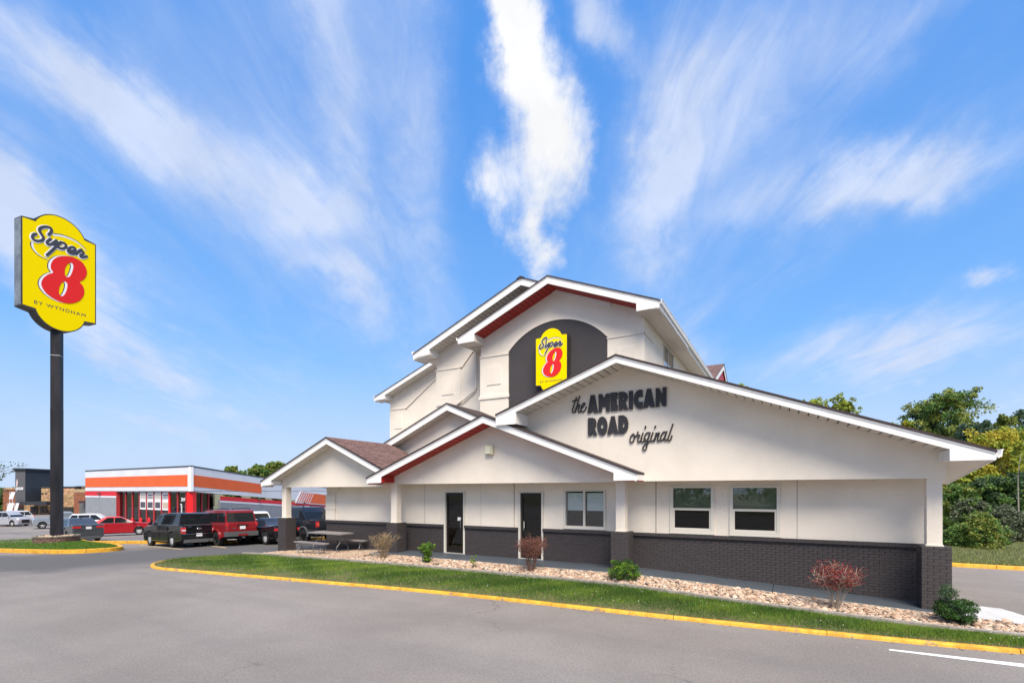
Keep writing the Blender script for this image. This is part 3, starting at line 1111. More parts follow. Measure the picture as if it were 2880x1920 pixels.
# ---- three-storey block ---------------------------------------------------------------
ZE = 9.13
gable(4.76, 40, (-10.95, 11.19), (-15.334, 9.36), (-6.55, 9.40), .335, 5.6, -14.7, -7.28, soffit_r, ret_l=(-14.49, 9.06), ret_r=(-7.36, 9.12), soff_ret=soffit_w)
A_, L_, R_, f_ = (-10.95, 11.19), (-15.334, 9.36), (-6.55, 9.40), .335
gwall([(-14.68, 0), (-14.68, under(A_, L_, f_, -14.68)), (-10.95, 11.19 - f_ + .034), (-7.28, under(A_, R_, f_, -7.28)), (-7.28, 0)], 5.6, 5.9)
part(MB().box(-7.58, -7.28, 5.9, 40, 0, 9.3), 'side_wall', stucco)
gable(5.56, 40, (-12.6, 11.76), (-18.58, 9.255), (-8.6, 10.085), .345, 6.4, -17.8, -7.28, soffit_w, ret_l=(-17.6, 9.08))
A_, L_, f_ = (-12.6, 11.76), (-18.58, 9.255), .345
gwall([(-17.8, 0), (-17.8, under(A_, L_, f_, -17.8)), (-12.6, 11.76 - f_ + .034), (-12.6, 0)], 6.4, 6.7)
part(MB().box(-17.8, -17.5, 6.7, 40, 0, 9.2), 'side_wall', stucco)
gable(13.2, 40, (-21.2, 12.2), (-28.69, 9.295), (-13.7, 9.295), .33, 14.0, -27.9, -14, soffit_w, ret_l=(-27.7, 9.09))
A_, L_, R_, f_ = (-21.2, 12.2), (-28.69, 9.295), (-13.7, 9.295), .33
gwall([(-27.9, 0), (-27.9, under(A_, L_, f_, -27.9)), (-21.2, 12.2 - f_ + .034), (-17.6, under(A_, R_, f_, -17.6)), (-17.6, 0)], 14.0, 14.3)
part(MB().box(-27.9, -27.6, 14.3, 40, 0, 9.2), 'side_wall', stucco)
# ridge cap of the main roof, seen as a stub beside the front ridge
part(MB().prism([(-12.8, 11.69), (-12.6, 11.80), (-12.4, 11.69)], 5.5, 6.5), 'ridge_cap', shingle_edge)
# long eave on the right: boarded soffit, fascia and gutter
es = part(MB().box(-7.28, -6.6, 5.62, 40, 9.145, 9.16), 'eave_soffit', gap_dark)
m_ = MB()
y = 5.64
while y < 30:
    m_.box(-7.27, -6.60, y, y + .138, 9.125, 9.143)
    y += .15
m_.build('soffit_panel', soffit_w, es, kind='stuff')
part(MB().box(-6.6, -6.57, 4.79, 40, 9.10, 9.33), 'eave_fascia', trim)
part(MB().prism([(-6.565, 9.40), (-6.565, 9.26), (-6.52, 9.23), (-6.46, 9.26), (-6.445, 9.37), (-6.43, 9.385), (-6.43, 9.40), (-6.46, 9.39), (-6.48, 9.28), (-6.52, 9.255), (-6.55, 9.275), (-6.55, 9.40)], 4.76, 40), 'gutter', trim)
for xl, zb in ((-15.334, 9.04), (-18.58, 9.06), (-28.69, 9.07)):
    yy = {-15.334: 4.76, -18.58: 5.56, -28.69: 13.2}[xl]
    part(MB().prism([(xl + .0, zb + .3), (xl - .0, zb + .17), (xl - .05, zb + .14), (xl - .11, zb + .19), (xl - .12, zb + .3), (xl - .09, zb + .29), (xl - .05, zb + .2), (xl - .015, zb + .2), (xl - .015, zb + .3)], yy, 12 if xl > -20 else 40), 'gutter', trim)
    part(MB().box(xl + .02, xl + .8, yy + .8, 30, zb - .01, zb + .012), 'eave_soffit', soffit_w)

# arched dark field with a slim projecting rim
AX0, AX1, ASP, AAP = -13.195, -8.742, 8.60, 9.62
cxa, half = (AX0 + AX1) / 2, (AX1 - AX0) / 2
rise = AAP - ASP
RR = (half ** 2 + rise ** 2) / (2 * rise)
a0 = math.asin(half / RR)
arc = [(cxa + RR * math.sin(t), AAP - RR + RR * math.cos(t)) for t in np.linspace(a0, -a0, 25)]
part(MB().prism([(AX0, 4.9), (AX1, 4.9)] + arc, 5.57, 5.602), 'arch_field', stucco_dark)
arc2 = [(cxa + (RR + .05) * math.sin(t), AAP - RR + (RR + .05) * math.cos(t)) for t in np.linspace(a0, -a0, 25)]
rim = MB()
for i in range(24):
    rim.prism([arc[i], arc[i + 1], arc2[i + 1], arc2[i]], 5.545, 5.598)
part(rim, 'arch_rim', stucco)
for xa_, xb_ in ((-14.72, AX0 + .0), (AX1 - .0, -7.24)):
    part(MB().box(xa_, xb_, 5.53, 5.598, 8.50, 8.545), 'string_course', stucco)
    part(MB().box(xa_ + .03, xb_ - .03, 5.56, 5.598, 4.9, 8.50), 'pilaster', stucco)
    part(MB().box(xa_ - .02, xb_ + .02, 5.52, 5.598, 6.62, 6.76), 'ledge', stucco)
    mx_ = (xa_ + xb_) / 2
    part(MB().box(mx_ - .36, mx_ + .36, 5.535, 5.562, 7.24, 8.08), 'raised_panel', stucco)
part(MB().box(-7.282, -7.24, 5.53, 7.0, 8.50, 8.545), 'string_course', stucco)
# second bay: string course, half arch, pilaster panel
part(MB().box(-17.86, -16.27, 6.33, 6.398, 8.45, 8.495), 'string_course', stucco)
part(MB().box(-17.8, -16.31, 6.36, 6.398, 4.9, 8.45), 'pilaster', stucco)
part(MB().box(-17.82, -16.29, 6.33, 6.398, 6.70, 6.84), 'ledge', stucco)
part(MB().box(-17.42, -16.74, 6.335, 6.362, 7.22, 8.08), 'raised_panel', stucco)
part(MB().prism([(-16.31, 8.45), (-16.25, 8.45), (-15.62, 9.12), (-15.2, 9.4), (-15.2, 9.45), (-15.66, 9.16), (-16.27, 8.495), (-16.31, 8.495)], 6.33, 6.398), 'arch_trim', stucco)
# third bay
part(MB().box(-27.93, -26.4, 13.92, 13.998, 8.38, 8.43), 'string_course', stucco)
part(MB().box(-27.9, -26.42, 13.96, 13.998, 4.9, 8.38), 'pilaster', stucco)
part(MB().box(-27.46, -26.74, 13.93, 13.962, 7.0, 7.92), 'raised_panel', stucco)
part(MB().prism([(-26.44, 8.38), (-26.38, 8.38), (-23.7, 10.2), (-23.7, 10.26), (-26.42, 8.43), (-26.44, 8.43)], 13.92, 13.998), 'arch_trim', stucco)
# downspout
ds = MB().tube([(-15.38, 6.28, 9.05), (-15.38, 6.28, 7.42), (-15.42, 6.28, 7.3), (-16.0, 6.28, 6.93), (-16.75, 6.28, 6.55)], .045, 6)
part(ds, 'downspout', stucco, smooth=40)
# window high on the side wall
wd = empty('window'); wd.parent = motel
MB().box(-7.30, -7.262, 8.90, 11.0, 7.85, 8.95).build('pane', glassmat('side_glass', (.12, .13, .14), 1.0), wd)
f = MB()
for ya, yb_ in ((8.86, 8.93), (9.80, 9.88), (10.95, 11.02)): f.box(-7.285, -7.24, ya, yb_, 7.85, 8.97)
f.box(-7.285, -7.24, 8.93, 10.95, 8.93, 8.99)
f.build('frame', white_frame, wd)
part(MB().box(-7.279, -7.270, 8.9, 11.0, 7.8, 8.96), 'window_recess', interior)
# cross gable far back on the right side
XD = -6.42
dorm = MB()
ap, lb, rb_ = (24.4, 11.45), (18.0, 8.95), (30.8, 8.95)
for (yt, zt) in (lb, rb_):
    dorm.prism([(yt, zt), (ap[0], ap[1]), (ap[0], ap[1] - .06), (yt, zt - .06)], -12.6, XD + .03, 'x')
dr = part(dorm, 'roof', shingle_edge)
m_ = MB()
shingled(m_, [(-12.6, lb[0], lb[1]), (XD + .03, lb[0], lb[1]), (XD + .03, ap[0], ap[1]), (-12.6, ap[0], ap[1])], 34, .012)
m_.build('shingle_courses', shingle, dr, recalc=False, kind='stuff')
for (yt, zt) in (lb, rb_):
    part(MB().prism([(yt, zt - .064), (ap[0], ap[1] - .064), (ap[0], ap[1] - .42), (yt, zt - .42)], XD - .03, XD, 'x'), 'fascia_board', trim)
part(MB().prism([(lb[0] + .4, lb[1]), (rb_[0] - .4, rb_[1]), (ap[0], ap[1] - .2)], XD - .4, XD - .1, 'x'), 'gable_infill', mat('red_paint', (.42, .022, .016), .5))

# ---- lamp box on the middle gable
lb_ = MB()
lb_.prism([(-10.905, 3.66), (-10.62, 3.66), (-10.62, 3.95), (-10.905, 3.95)], -.06, .055)
lo = lb_.build('wall_light', mat('lamp_cream', (.62, .60, .42), .45), loc=(OX, OY, 0), rot=(0, 0, RZ))
tag(lo, 'small cream lamp box on the wall of the middle red soffit gable', 'wall light')
me = MB().prism([(-10.89, 3.675), (-10.68, 3.675), (-10.68, 3.915), (-10.89, 3.915)], -.085, -.062).mesh('lens', mat('lamp_lens', (.68, .66, .5), .35))
piece('lens', me, lo)

SUPER= [[(0.3343, 1.2273), (0.3607, 1.2728), (0.3728, 1.3207), (0.3559, 1.3486), (0.3129, 1.3468), (0.2608, 1.3203), (0.2234, 1.2814), (0.2141, 1.2443), (0.2327, 1.2059), (0.2608, 1.1658), (0.2656, 1.1324), (0.2468, 1.0969), (0.2094, 1.0708), (0.1632, 1.0583), (0.1311, 1.0756), (0.1265, 1.1086), (0.1448, 1.1495), (0.1701, 1.1673)], [(0.3607, 1.1677), (0.332, 1.1304), (0.3129, 1.0917), (0.3248, 1.0672), (0.3607, 1.0776), (0.3994, 1.1223), (0.4383, 1.1765)], [(0.3945, 1.0929), (0.4481, 1.1325), (0.5024, 1.1743)], [(0.4999, 1.1713), (0.4383, 1.0795), (0.3752, 0.9788), (0.3129, 0.8825)], [(0.5024, 1.1725), (0.5423, 1.1754), (0.5699, 1.1511), (0.5598, 1.1097), (0.5123, 1.0701), (0.4629, 1.0693)], [(0.6104, 1.0768), (0.6486, 1.0875), (0.6846, 1.1096), (0.6976, 1.1465), (0.6692, 1.1606), (0.6256, 1.133), (0.6002, 1.0846), (0.6053, 1.0499), (0.6435, 1.0388), (0.695, 1.0643), (0.7418, 1.1161), (0.7838, 1.1648)], [(0.7891, 1.1621), (0.7053, 1.0564)], [(0.7891, 1.1608), (0.8182, 1.1182), (0.7838, 1.0748), (0.7733, 1.0451), (0.8049, 1.0398), (0.8663, 1.0833)]]
SWUP= [(0.3994, 1.2611), (0.5074, 1.2908), (0.6078, 1.2948), (0.7105, 1.2802), (0.7891, 1.2408), (0.8422, 1.2046), (0.8636, 1.1697)]
SWLO= [(0.1129, 1.0146), (0.1151, 0.9513), (0.1379, 0.9031), (0.1816, 0.8548), (0.2468, 0.8271), (0.332, 0.81)]
EIGHT=[(0.5303, 0.9529), (0.6185, 0.9833), (0.7149, 0.9859), (0.8002, 0.9515), (0.8534, 0.8787), (0.8702, 0.7983), (0.8534, 0.7203), (0.8134, 0.6494), (0.7639, 0.5988), (0.8068, 0.5522), (0.83, 0.474), (0.8234, 0.3926), (0.7804, 0.2985), (0.7085, 0.2265), (0.6185, 0.1799), (0.5178, 0.1681), (0.4071, 0.1901), (0.311, 0.2457), (0.2578, 0.3154), (0.239, 0.3825), (0.2519, 0.4542), (0.2932, 0.5299), (0.3468, 0.5886), (0.395, 0.6268), (0.366, 0.679), (0.366, 0.7541), (0.395, 0.8341), (0.456, 0.9094)]
H1=[(0.6313, 0.8805), (0.6633, 0.8707), (0.6729, 0.8203), (0.6568, 0.7361), (0.6281, 0.6549), (0.5963, 0.6231), (0.5616, 0.6286), (0.5522, 0.6863), (0.5585, 0.7579), (0.5868, 0.8311)]
H2=[(0.549, 0.5317), (0.5805, 0.5207), (0.59, 0.4704), (0.5742, 0.3799), (0.5428, 0.2994), (0.5085, 0.2717), (0.4806, 0.2922), (0.4714, 0.3497), (0.4868, 0.4391), (0.5178, 0.5043)]
LETTERS= {'A': [[(-7.413, 5.234), (-7.29, 5.23), (-7.19, 4.72), (-7.312, 4.722), (-7.329, 4.779), (-7.377, 4.778), (-7.399, 4.722), (-7.508, 4.723)], [(-7.345, 4.987), (-7.323, 4.916), (-7.37, 4.916)]], 'M': [[(-7.175, 5.24), (-7.083, 5.238), (-7.012, 5.115), (-6.948, 5.239), (-6.85, 5.233), (-6.85, 4.721), (-6.958, 4.729), (-6.967, 4.907), (-7.012, 4.849), (-7.061, 4.928), (-7.08, 4.725), (-7.171, 4.725)]], 'E': [[(-6.829, 5.25), (-6.628, 5.244), (-6.628, 5.064), (-6.707, 5.06), (-6.707, 5.04), (-6.642, 5.037), (-6.642, 4.907), (-6.707, 4.908), (-6.707, 4.892), (-6.621, 4.891), (-6.621, 4.73), (-6.822, 4.73)]], 'R': [[(-6.594, 5.245), (-6.444, 5.24), (-6.365, 5.187), (-6.339, 5.094), (-6.36, 5.003), (-6.4, 4.946), (-6.325, 4.733), (-6.45, 4.735), (-6.482, 4.84), (-6.495, 4.841), (-6.487, 4.733), (-6.594, 4.735)], [(-6.495, 5.088), (-6.46, 5.078), (-6.444, 5.05), (-6.461, 5.025), (-6.495, 5.025)]], 'I': [[(-6.308, 5.248), (-6.195, 5.246), (-6.195, 4.736), (-6.308, 4.739)]], 'C': [[(-6.002, 5.258), (-5.93, 5.237), (-5.93, 5.037), (-5.976, 5.061), (-6.029, 5.052), (-6.058, 4.996), (-6.035, 4.934), (-5.989, 4.911), (-5.93, 4.925), (-5.93, 4.739), (-6.009, 4.724), (-6.095, 4.768), (-6.155, 4.879), (-6.172, 4.999), (-6.151, 5.13), (-6.088, 5.229)]], 'A2': [[(-5.813, 5.257), (-5.703, 5.254), (-5.603, 4.748), (-5.716, 4.75), (-5.735, 4.804), (-5.78, 4.805), (-5.8, 4.744), (-5.92, 4.743)], [(-5.761, 5.002), (-5.743, 4.941), (-5.782, 4.941)]], 'N': [[(-5.581, 5.251), (-5.492, 5.249), (-5.403, 5.059), (-5.397, 5.258), (-5.297, 5.255), (-5.303, 4.749), (-5.397, 4.75), (-5.479, 4.938), (-5.485, 4.744), (-5.581, 4.746)]], 'R2': [[(-7.493, 4.588), (-7.355, 4.588), (-7.271, 4.547), (-7.24, 4.449), (-7.258, 4.326), (-7.29, 4.28), (-7.218, 4.084), (-7.338, 4.083), (-7.362, 4.181), (-7.377, 4.182), (-7.377, 4.083), (-7.49, 4.085)], [(-7.377, 4.424), (-7.346, 4.417), (-7.335, 4.393), (-7.346, 4.365), (-7.377, 4.364)]], 'O': [[(-6.915, 4.325), (-6.922, 4.408), (-6.943, 4.483), (-6.977, 4.544), (-7.019, 4.585), (-7.066, 4.601), (-7.113, 4.591), (-7.155, 4.557), (-7.189, 4.5), (-7.211, 4.427), (-7.218, 4.344), (-7.211, 4.261), (-7.189, 4.185), (-7.155, 4.124), (-7.113, 4.084), (-7.066, 4.068), (-7.019, 4.079), (-6.977, 4.114), (-6.943, 4.171), (-6.922, 4.244)], [(-7.026, 4.328), (-7.032, 4.364), (-7.047, 4.391), (-7.068, 4.402), (-7.09, 4.394), (-7.105, 4.369), (-7.111, 4.334), (-7.105, 4.298), (-7.09, 4.271), (-7.068, 4.26), (-7.047, 4.268), (-7.032, 4.293)]], 'A3': [[(-6.808, 4.589), (-6.707, 4.588), (-6.61, 4.087), (-6.725, 4.086), (-6.746, 4.143), (-6.794, 4.142), (-6.815, 4.082), (-6.924, 4.084)], [(-6.773, 4.323), (-6.751, 4.277), (-6.792, 4.275)]], 'D': [[(-6.601, 4.591), (-6.457, 4.593), (-6.365, 4.523), (-6.322, 4.387), (-6.327, 4.241), (-6.376, 4.138), (-6.457, 4.082), (-6.601, 4.084)], [(-6.478, 4.411), (-6.44, 4.395), (-6.419, 4.327), (-6.438, 4.262), (-6.478, 4.251)]]}
THE= [[(-7.848, 5.205), (-7.916, 5.028), (-7.968, 4.864), (-7.958, 4.786), (-7.901, 4.802), (-7.853, 4.911)], [(-7.968, 5.106), (-7.901, 5.118), (-7.833, 5.131)], [(-7.751, 5.231), (-7.811, 5.033), (-7.886, 4.787)], [(-7.863, 4.855), (-7.803, 4.963), (-7.751, 4.986), (-7.774, 4.89), (-7.793, 4.808), (-7.759, 4.77), (-7.71, 4.822)], [(-7.71, 4.878), (-7.633, 4.935), (-7.586, 5.0), (-7.625, 5.029), (-7.684, 4.953), (-7.704, 4.857), (-7.67, 4.777), (-7.603, 4.8), (-7.542, 4.906)]]
ORIG= [[(-6.181, 4.06), (-6.248, 3.998), (-6.275, 3.893), (-6.241, 3.825), (-6.174, 3.881), (-6.148, 3.992), (-6.188, 4.061)], [(-6.148, 3.986), (-6.068, 4.017)], [(-6.055, 4.106), (-6.075, 4.021), (-6.009, 4.018), (-6.062, 3.909), (-6.044, 3.831), (-5.996, 3.859), (-5.956, 3.916)], [(-5.917, 4.072), (-5.969, 3.917), (-5.952, 3.827), (-5.897, 3.854), (-5.858, 3.911)], [(-5.748, 4.069), (-5.819, 4.066), (-5.884, 3.939), (-5.865, 3.831), (-5.793, 3.908), (-5.735, 4.048)], [(-5.729, 4.068), (-5.78, 3.894), (-5.806, 3.752), (-5.839, 3.636), (-5.891, 3.599), (-5.926, 3.666), (-5.871, 3.748), (-5.767, 3.815), (-5.703, 3.877)], [(-5.651, 4.07), (-5.705, 3.917), (-5.687, 3.835), (-5.632, 3.867), (-5.6, 3.924)], [(-5.562, 4.052), (-5.615, 3.834)], [(-5.603, 3.898), (-5.536, 4.018), (-5.485, 4.054), (-5.511, 3.958), (-5.536, 3.869), (-5.513, 3.827), (-5.46, 3.872)], [(-5.309, 4.06), (-5.378, 4.061), (-5.445, 3.942), (-5.429, 3.838), (-5.359, 3.912), (-5.297, 4.062)], [(-5.288, 4.075), (-5.34, 3.911), (-5.332, 3.84), (-5.265, 3.875)], [(-5.135, 4.257), (-5.209, 4.032), (-5.259, 3.881), (-5.234, 3.828), (-5.185, 3.871), (-5.16, 3.952)], [(-5.848, 4.244), (-5.865, 4.193)], [(-5.587, 4.234), (-5.6, 4.194)]]

# ------------------------------------------------------------------ signs
sign_yellow = mat('sign_yellow', (.86, .66, .0), .6, spec=.04)
sign_red = mat('sign_red', (.70, .028, .03), .6, spec=.04)
sign_white = mat('sign_white', (.80, .80, .84), .4)
sign_ink = mat('sign_ink', (.045, .045, .06), .5)
sign_case = mat('sign_case', (.05, .046, .044), .5, var=.35, scale=2.0, metal=.2)
sign_side = mat('sign_side', (.20, .22, .24), .45, var=.4, scale=1.1, metal=.3)


def outline(ins=0.0):
    """signboard outline: square shoulders with a round head and foot, width 1"""
    def arc(x0, x1, z, rise, up):
        h = (x1 - x0) / 2
        Rr = (h * h + rise * rise) / (2 * rise)
        t0 = math.asin(h / Rr)
        return [((x0 + x1) / 2 + (Rr - ins) * math.sin(t), z + up * (rise - Rr + (Rr - ins) * math.cos(t))) for t in np.linspace(-t0, t0, 26)]
    top = arc(.155, .85, 1.37, .24, 1)
    bot = arc(.155, .85, -.045, .27, -1)
    i = ins
    o = [(-.01 + i, 1.37 - i)] + [q for q in top if q[1] > 1.37 - i + 1e-4] + [(1.01 - i, 1.37 - i), (1.01 - i, -.045 + i)]
    o += [q for q in reversed(bot) if q[1] < -.045 + i - 1e-4] + [(-.01 + i, -.045 + i)]
    return o


fixs = lambda q: (q[0], q[1] + .035 * q[0] - .012)


def signboard(root, W, thick, side_part=True, at=(0, 0, 0)):
    o = [(x * W, z * W) for x, z in outline(0)]
    case = MB().prism(o, 0, thick).build('case', sign_case, root, loc=at)
    if side_part:
        MB().box(-.012 * W - .004, -.010 * W, .03, thick - .03, -.03 * W, 1.355 * W).build('side_plate', sign_side, root, loc=at)
    fc = shape_mesh('face', [[(x * W, z * W) for x, z in outline(.017)]], .008, sign_yellow)
    face = piece('face', fc, root, (at[0], at[1] - .004, at[2]), (UP, 0, 0))
    lay = lambda i: -.010 - i * .006

    def sub(me, nm, i, off=(0, 0)):
        return piece(nm, me, face, (off[0] * W, off[1] * W, -lay(i) - .004 - .0))
    sc = lambda pts: [(q[0] * W, q[1] * W) for q in map(fixs, pts)]
    rings = [sc(EIGHT), sc(H1), sc(H2)]
    for nm, mt, i, off in (('digit_shadow', sign_ink, 0, (-.047, -.008)), ('digit_edge', sign_white, 1, (-.033, -.006)), ('digit', sign_red, 2, (0, 0))):
        sub(shape_mesh(nm, rings, .004, mt, 5), nm, i, off)

    def strokes(ss, rad, mt, nm, i, off=(0, 0), taper=None):
        m_ = MB()
        for s_ in ss:
            pts = spline([fixs(q) for q in s_], 7)
            n = len(pts)
            rr = [rad * W] * n if taper is None else [(taper[0] + (taper[1] - taper[0]) * k / (n - 1)) * W for k in range(n)]
            m_.tube([((q.x + off[0]) * W, (q.y + off[1]) * W, -lay(i) - .004) for q in pts], rr, 8, flat=((0, 0, 1), .004))
            for e in (pts[0], pts[-1]):
                if taper is None:
                    m_.lathe([(rad * W * .05, .0042), (rad * W * .98, .002), (rad * W * .98, -.002)], 10, 'z', ((e.x + off[0]) * W, (e.y + off[1]) * W, -lay(i) - .004))
        o_ = m_.build(nm, mt, face)
        return o_
    strokes([SWUP], 0, sign_white, 'swoosh', 0, (-.004, -.006), (.020, .002))
    strokes([SWUP], 0, sign_ink, 'swoosh_line', 1, (.0, .014), (.007, .002))
    strokes([SWLO], 0, sign_white, 'swoosh', 0, (.012, .004), (.018, .002))
    strokes([SWLO], 0, sign_ink, 'swoosh_line', 1, (-.008, -.002), (.008, .002))
    strokes(SUPER, .031, sign_white, 'script_edge', 2, (-.008, -.006))
    strokes(SUPER, .0205, sign_ink, 'script', 4)
    tm = text_mesh('small_lettering', 'BY WYNDHAM', .080 * W, .003, sign_ink, 1.22)
    xs_ = [v.co.x for v in tm.vertices]
    k_ = .70 * W / (max(xs_) - min(xs_))
    piece('small_lettering', tm, face, (.143 * W, .032 * W, .008), None, (k_, 1.0, 1.0))
    return case


# tall pole sign on the island
PA = (-24.94, 25.3)
PW = 3.2026
prz = math.atan2(.91801, .39656)
gp = float(gz(-24.63, 26.9)) + .18
ps = empty('pole_sign', (-24.63, 26.9, gp), prz, 'tall yellow and red motel sign on a dark steel post rising from the brick ring', 'sign')
bo = Matrix.Rotation(-prz, 3, 'Z') @ Vector((PA[0] + 24.63, PA[1] - 26.9, 12.1 - gp))
signboard(ps, PW, .68, True, tuple(bo))
pm = mat('pole_paint', (.011, .013, .019), .5, var=.5, scale=1.6, spec=.25, col2=(.026, .023, .028), stretch=(1, 1, .25))
poly = [(-.215, -.20), (.20, -.215), (.215, .20), (-.20, .215)]
a_ = R(23) - prz
poly = [(x * math.cos(a_) - y * math.sin(a_), x * math.sin(a_) + y * math.cos(a_)) for x, y in poly]
MB().prism(poly, 0.1, 7.2, 'z').prism([(x * .985, y * .985) for x, y in poly], 7.2, 11.42, 'z').prism([(x * .55, y * .55) for x, y in poly], 11.42, 11.9, 'z').build('post', pm, ps)
MB().prism([(x * 1.02, y * 1.02) for x, y in poly], 7.17, 7.21, 'z').build('weld_band', pm, ps)
MB().prism([(x * 1.02, y * 1.02) for x, y in poly], 10.1, 10.14, 'z').build('weld_band', mat('weld', (.30, .30, .31), .5), ps)

# board on the tall gable
wsx = (-11.69, 5.18)
wb = empty('wall_sign', LW(-11.68, 5.17, 6.93), RZ, 'flat yellow and red motel sign fixed on the dark arched field of the tall gable', 'sign')
signboard(wb, 1.40, .34, False)

# raised lettering on the broad gable
LX, LZ = -6.9, 3.75
lt = empty('wall_lettering', LW(LX, .05, LZ), RZ, 'black raised lettering reading the AMERICAN ROAD original on the broad cream gable', 'sign lettering')
ink = mat('letter_black', (.030, .028, .032), .55)
for word in ('A', 'M', 'E', 'R', 'I', 'C', 'A2', 'N', 'R2', 'O', 'A3', 'D'):
    rings = [[(q[0] - LX, q[1] - LZ) for q in r_] for r_ in LETTERS[word]]
    piece('letter', shape_mesh('letter', rings, .03, ink), lt, (0, .012, 0), (UP, 0, 0))
for nm, grp in (('script_word', THE), ('script_word', ORIG)):
    m_ = MB()
    for s_ in grp:
        pts = spline(s_, 7)
        m_.tube([(q.x - LX, .012, q.y - LZ) for q in pts], .0195 if len(s_) > 2 else .023, 8, flat=((0, 1, 0), .016))
        for e in (pts[0], pts[-1]):
            m_.lathe([(.001, -.0155), (.0192, -.012), (.0192, .012), (.001, .0155)], 10, 'y', (e.x - LX, .012, e.y - LZ))
    m_.build(nm, ink, lt)

# brick ring round the foot of the post
ring_o = empty('brick_planter', (-24.63, 26.9, gp - .12), 0, 'low round brick ring filled with stones at the foot of the tall sign post', 'planter')
pb = mat('planter_brick', (.14, .085, .068), .9, var=.35, scale=9, bump=.5, bscale=40, objvar=.4, hue=.02)
pcap = mat('planter_cap', (.17, .15, .115), .95, var=.3, scale=8, bump=.5, bscale=40, objvar=.2)
MB().lathe([(.86, -.2), (.86, .46), (.60, .46), (.60, .3), (.1, .3)], 40).build('fill', soil, ring_o, smooth=40)
bmesh_ = MB().box(-.098, .098, -.05, .05, -.044, .044).mesh('brick', pb)
for c in range(5):
    for i in range(28):
        a = 2 * math.pi * (i + .5 * (c % 2)) / 28
        if math.cos(a - math.atan2(-26.9, 24.63)) < -.35: continue
        piece('brick', bmesh_, ring_o, (.9 * math.cos(a), .9 * math.sin(a), .045 + c * .098), (0, 0, a + R(90)))
cmesh = MB().box(-.135, .135, -.085, .085, -.03, .03).mesh('cap_stone', pcap)
for i in range(21):
    a = 2 * math.pi * i / 21
    piece('cap_stone', cmesh, ring_o, (.9 * math.cos(a), .9 * math.sin(a), .522), (0, 0, a + R(90)))

# ================================================================== neighbouring shops
def plane_frame(p, q):
    """local frame along a wall from p to q (x along, y behind)"""
    d = Vector((q[0] - p[0], q[1] - p[1]))
    return math.atan2(d.y, d.x), d.length


def uvp(u, Y):
    return ((u - 1440) / 1398 * Y, Y)


# ---- parts shop: corner at K, one wall running away left, one running away from us
K0 = Vector(uvp(537, 60.0))
dl = Vector((-1.72, 1.0)).normalized()
dr_ = Vector((.045, 1.0)).normalized()
zg = -1.72
ZT = 2.5 + 68 / 1398 * 60.0
Y2 = 0
# left wall end where it meets column u=240
den = (240 - 1440) / 1398
s_end = (K0.x - den * K0.y) / (den * dl.y - dl.x)
L1 = s_end
L2 = 44.0
shop = empty('parts_shop', (K0.x, K0.y, zg), 0, 'single storey shop with orange and red bands on white and grey walls', 'shop')
H = ZT - zg
pz_ = lambda v: 2.5 - (v - 1380) / 1398 * 60.0 - zg       # heights at the corner from its column
w_white = mat('shop_white', (.66, .68, .72), .6, var=.05, scale=.5)
w_grey = mat('shop_grey', (.25, .265, .29), .75, var=.08, scale=1.5)
w_orange = mat('shop_orange', (.72, .115, .018), .5, var=.05, scale=.6)
w_red = mat('shop_red', (.62, .012, .022), .5)
w_dark = mat('shop_cap', (.06, .065, .075), .5)
mull_red = mat('mullion_red', (.38, .03, .035), .5)
col_red = mat('column_red', (.80, .012, .015), .45)
ROOT1, ROOT2 = math.atan2(dl.y, dl.x), math.atan2(dr_.y, dr_.x)


def wallbox(s0, s1, d0, d1, z0, z1, side, nm, m_, slope=0.0, parent=None):
    """box on one of the two walls: s along the wall, d outwards"""
    d = dl if side == 0 else dr_
    n_ = Vector((-dl.y, dl.x)) if side == 0 else Vector((dr_.y, -dr_.x))
    if n_.dot(-K0) < 0: n_ = -n_
    vs = []
    for zz in (0, 1):
        for dd in (d0, d1):
            for ss in (s0, s1):
                p = d * ss + n_ * dd
                z = (z0, z1)[zz] - slope * ss
                vs.append((p.x, p.y, z))
    return MB().add(vs, [(0, 2, 3, 1), (4, 5, 7, 6), (0, 1, 5, 4), (2, 6, 7, 3), (0, 4, 6, 2), (1, 3, 7, 5)]).build(nm, m_, parent or shop)


SL = .060
zt, zo1, zo0, zw0 = H, pz_(1334), pz_(1367), pz_(1381)
zr1, zr0, zq0 = pz_(1384), pz_(1396), pz_(1402)
# parapet and bands
for side, L, sl_ in ((0, L1, 0.0), (1, L2, SL)):
    wallbox(0, L, -.3, 0.0, zw0, zt, side, 'parapet', w_white, sl_)
    wallbox(0, L, -.32, .04, zt, zt + .16, side, 'parapet_cap', w_dark, sl_)
    if side == 0: wallbox(.75, L - .05, .0, .03, zo0, zo1, 0, 'orange_band', w_orange)
    else: wallbox(.1, 15.5, .0, .03, zo0, zo1, 1, 'orange_band', w_orange, sl_)
wd_in = .0
# solid lower walls
sA = (K0.x - (326 - 1440) / 1398 * K0.y) / ((326 - 1440) / 1398 * dl.y - dl.x)    # where glass begins on the left wall
wallbox(sA, L1, -.3, -.02, -1, zr0, 0, 'lower_wall', w_grey)
wallbox(sA - .02, L1, -.02, 0.0, zq0, zr0 - .0, 0, 'white_band', w_white)
wallbox(sA - .02, L1, -.02, .01, zr0, zw0 - .005, 0, 'red_band', w_red)
sB = 5.6
wallbox(sB, L2, -.3, -.02, -3, zr0 - .2, 1, 'lower_wall', w_grey, SL)
wallbox(sB, L2, -.02, 0.0, zq0 - .22, zr0 - .22, 1, 'white_band', w_white, SL)
wallbox(sB, L2, -.02, .01, zr0 - .22, zw0 - .3, 1, 'red_band', w_red, SL)
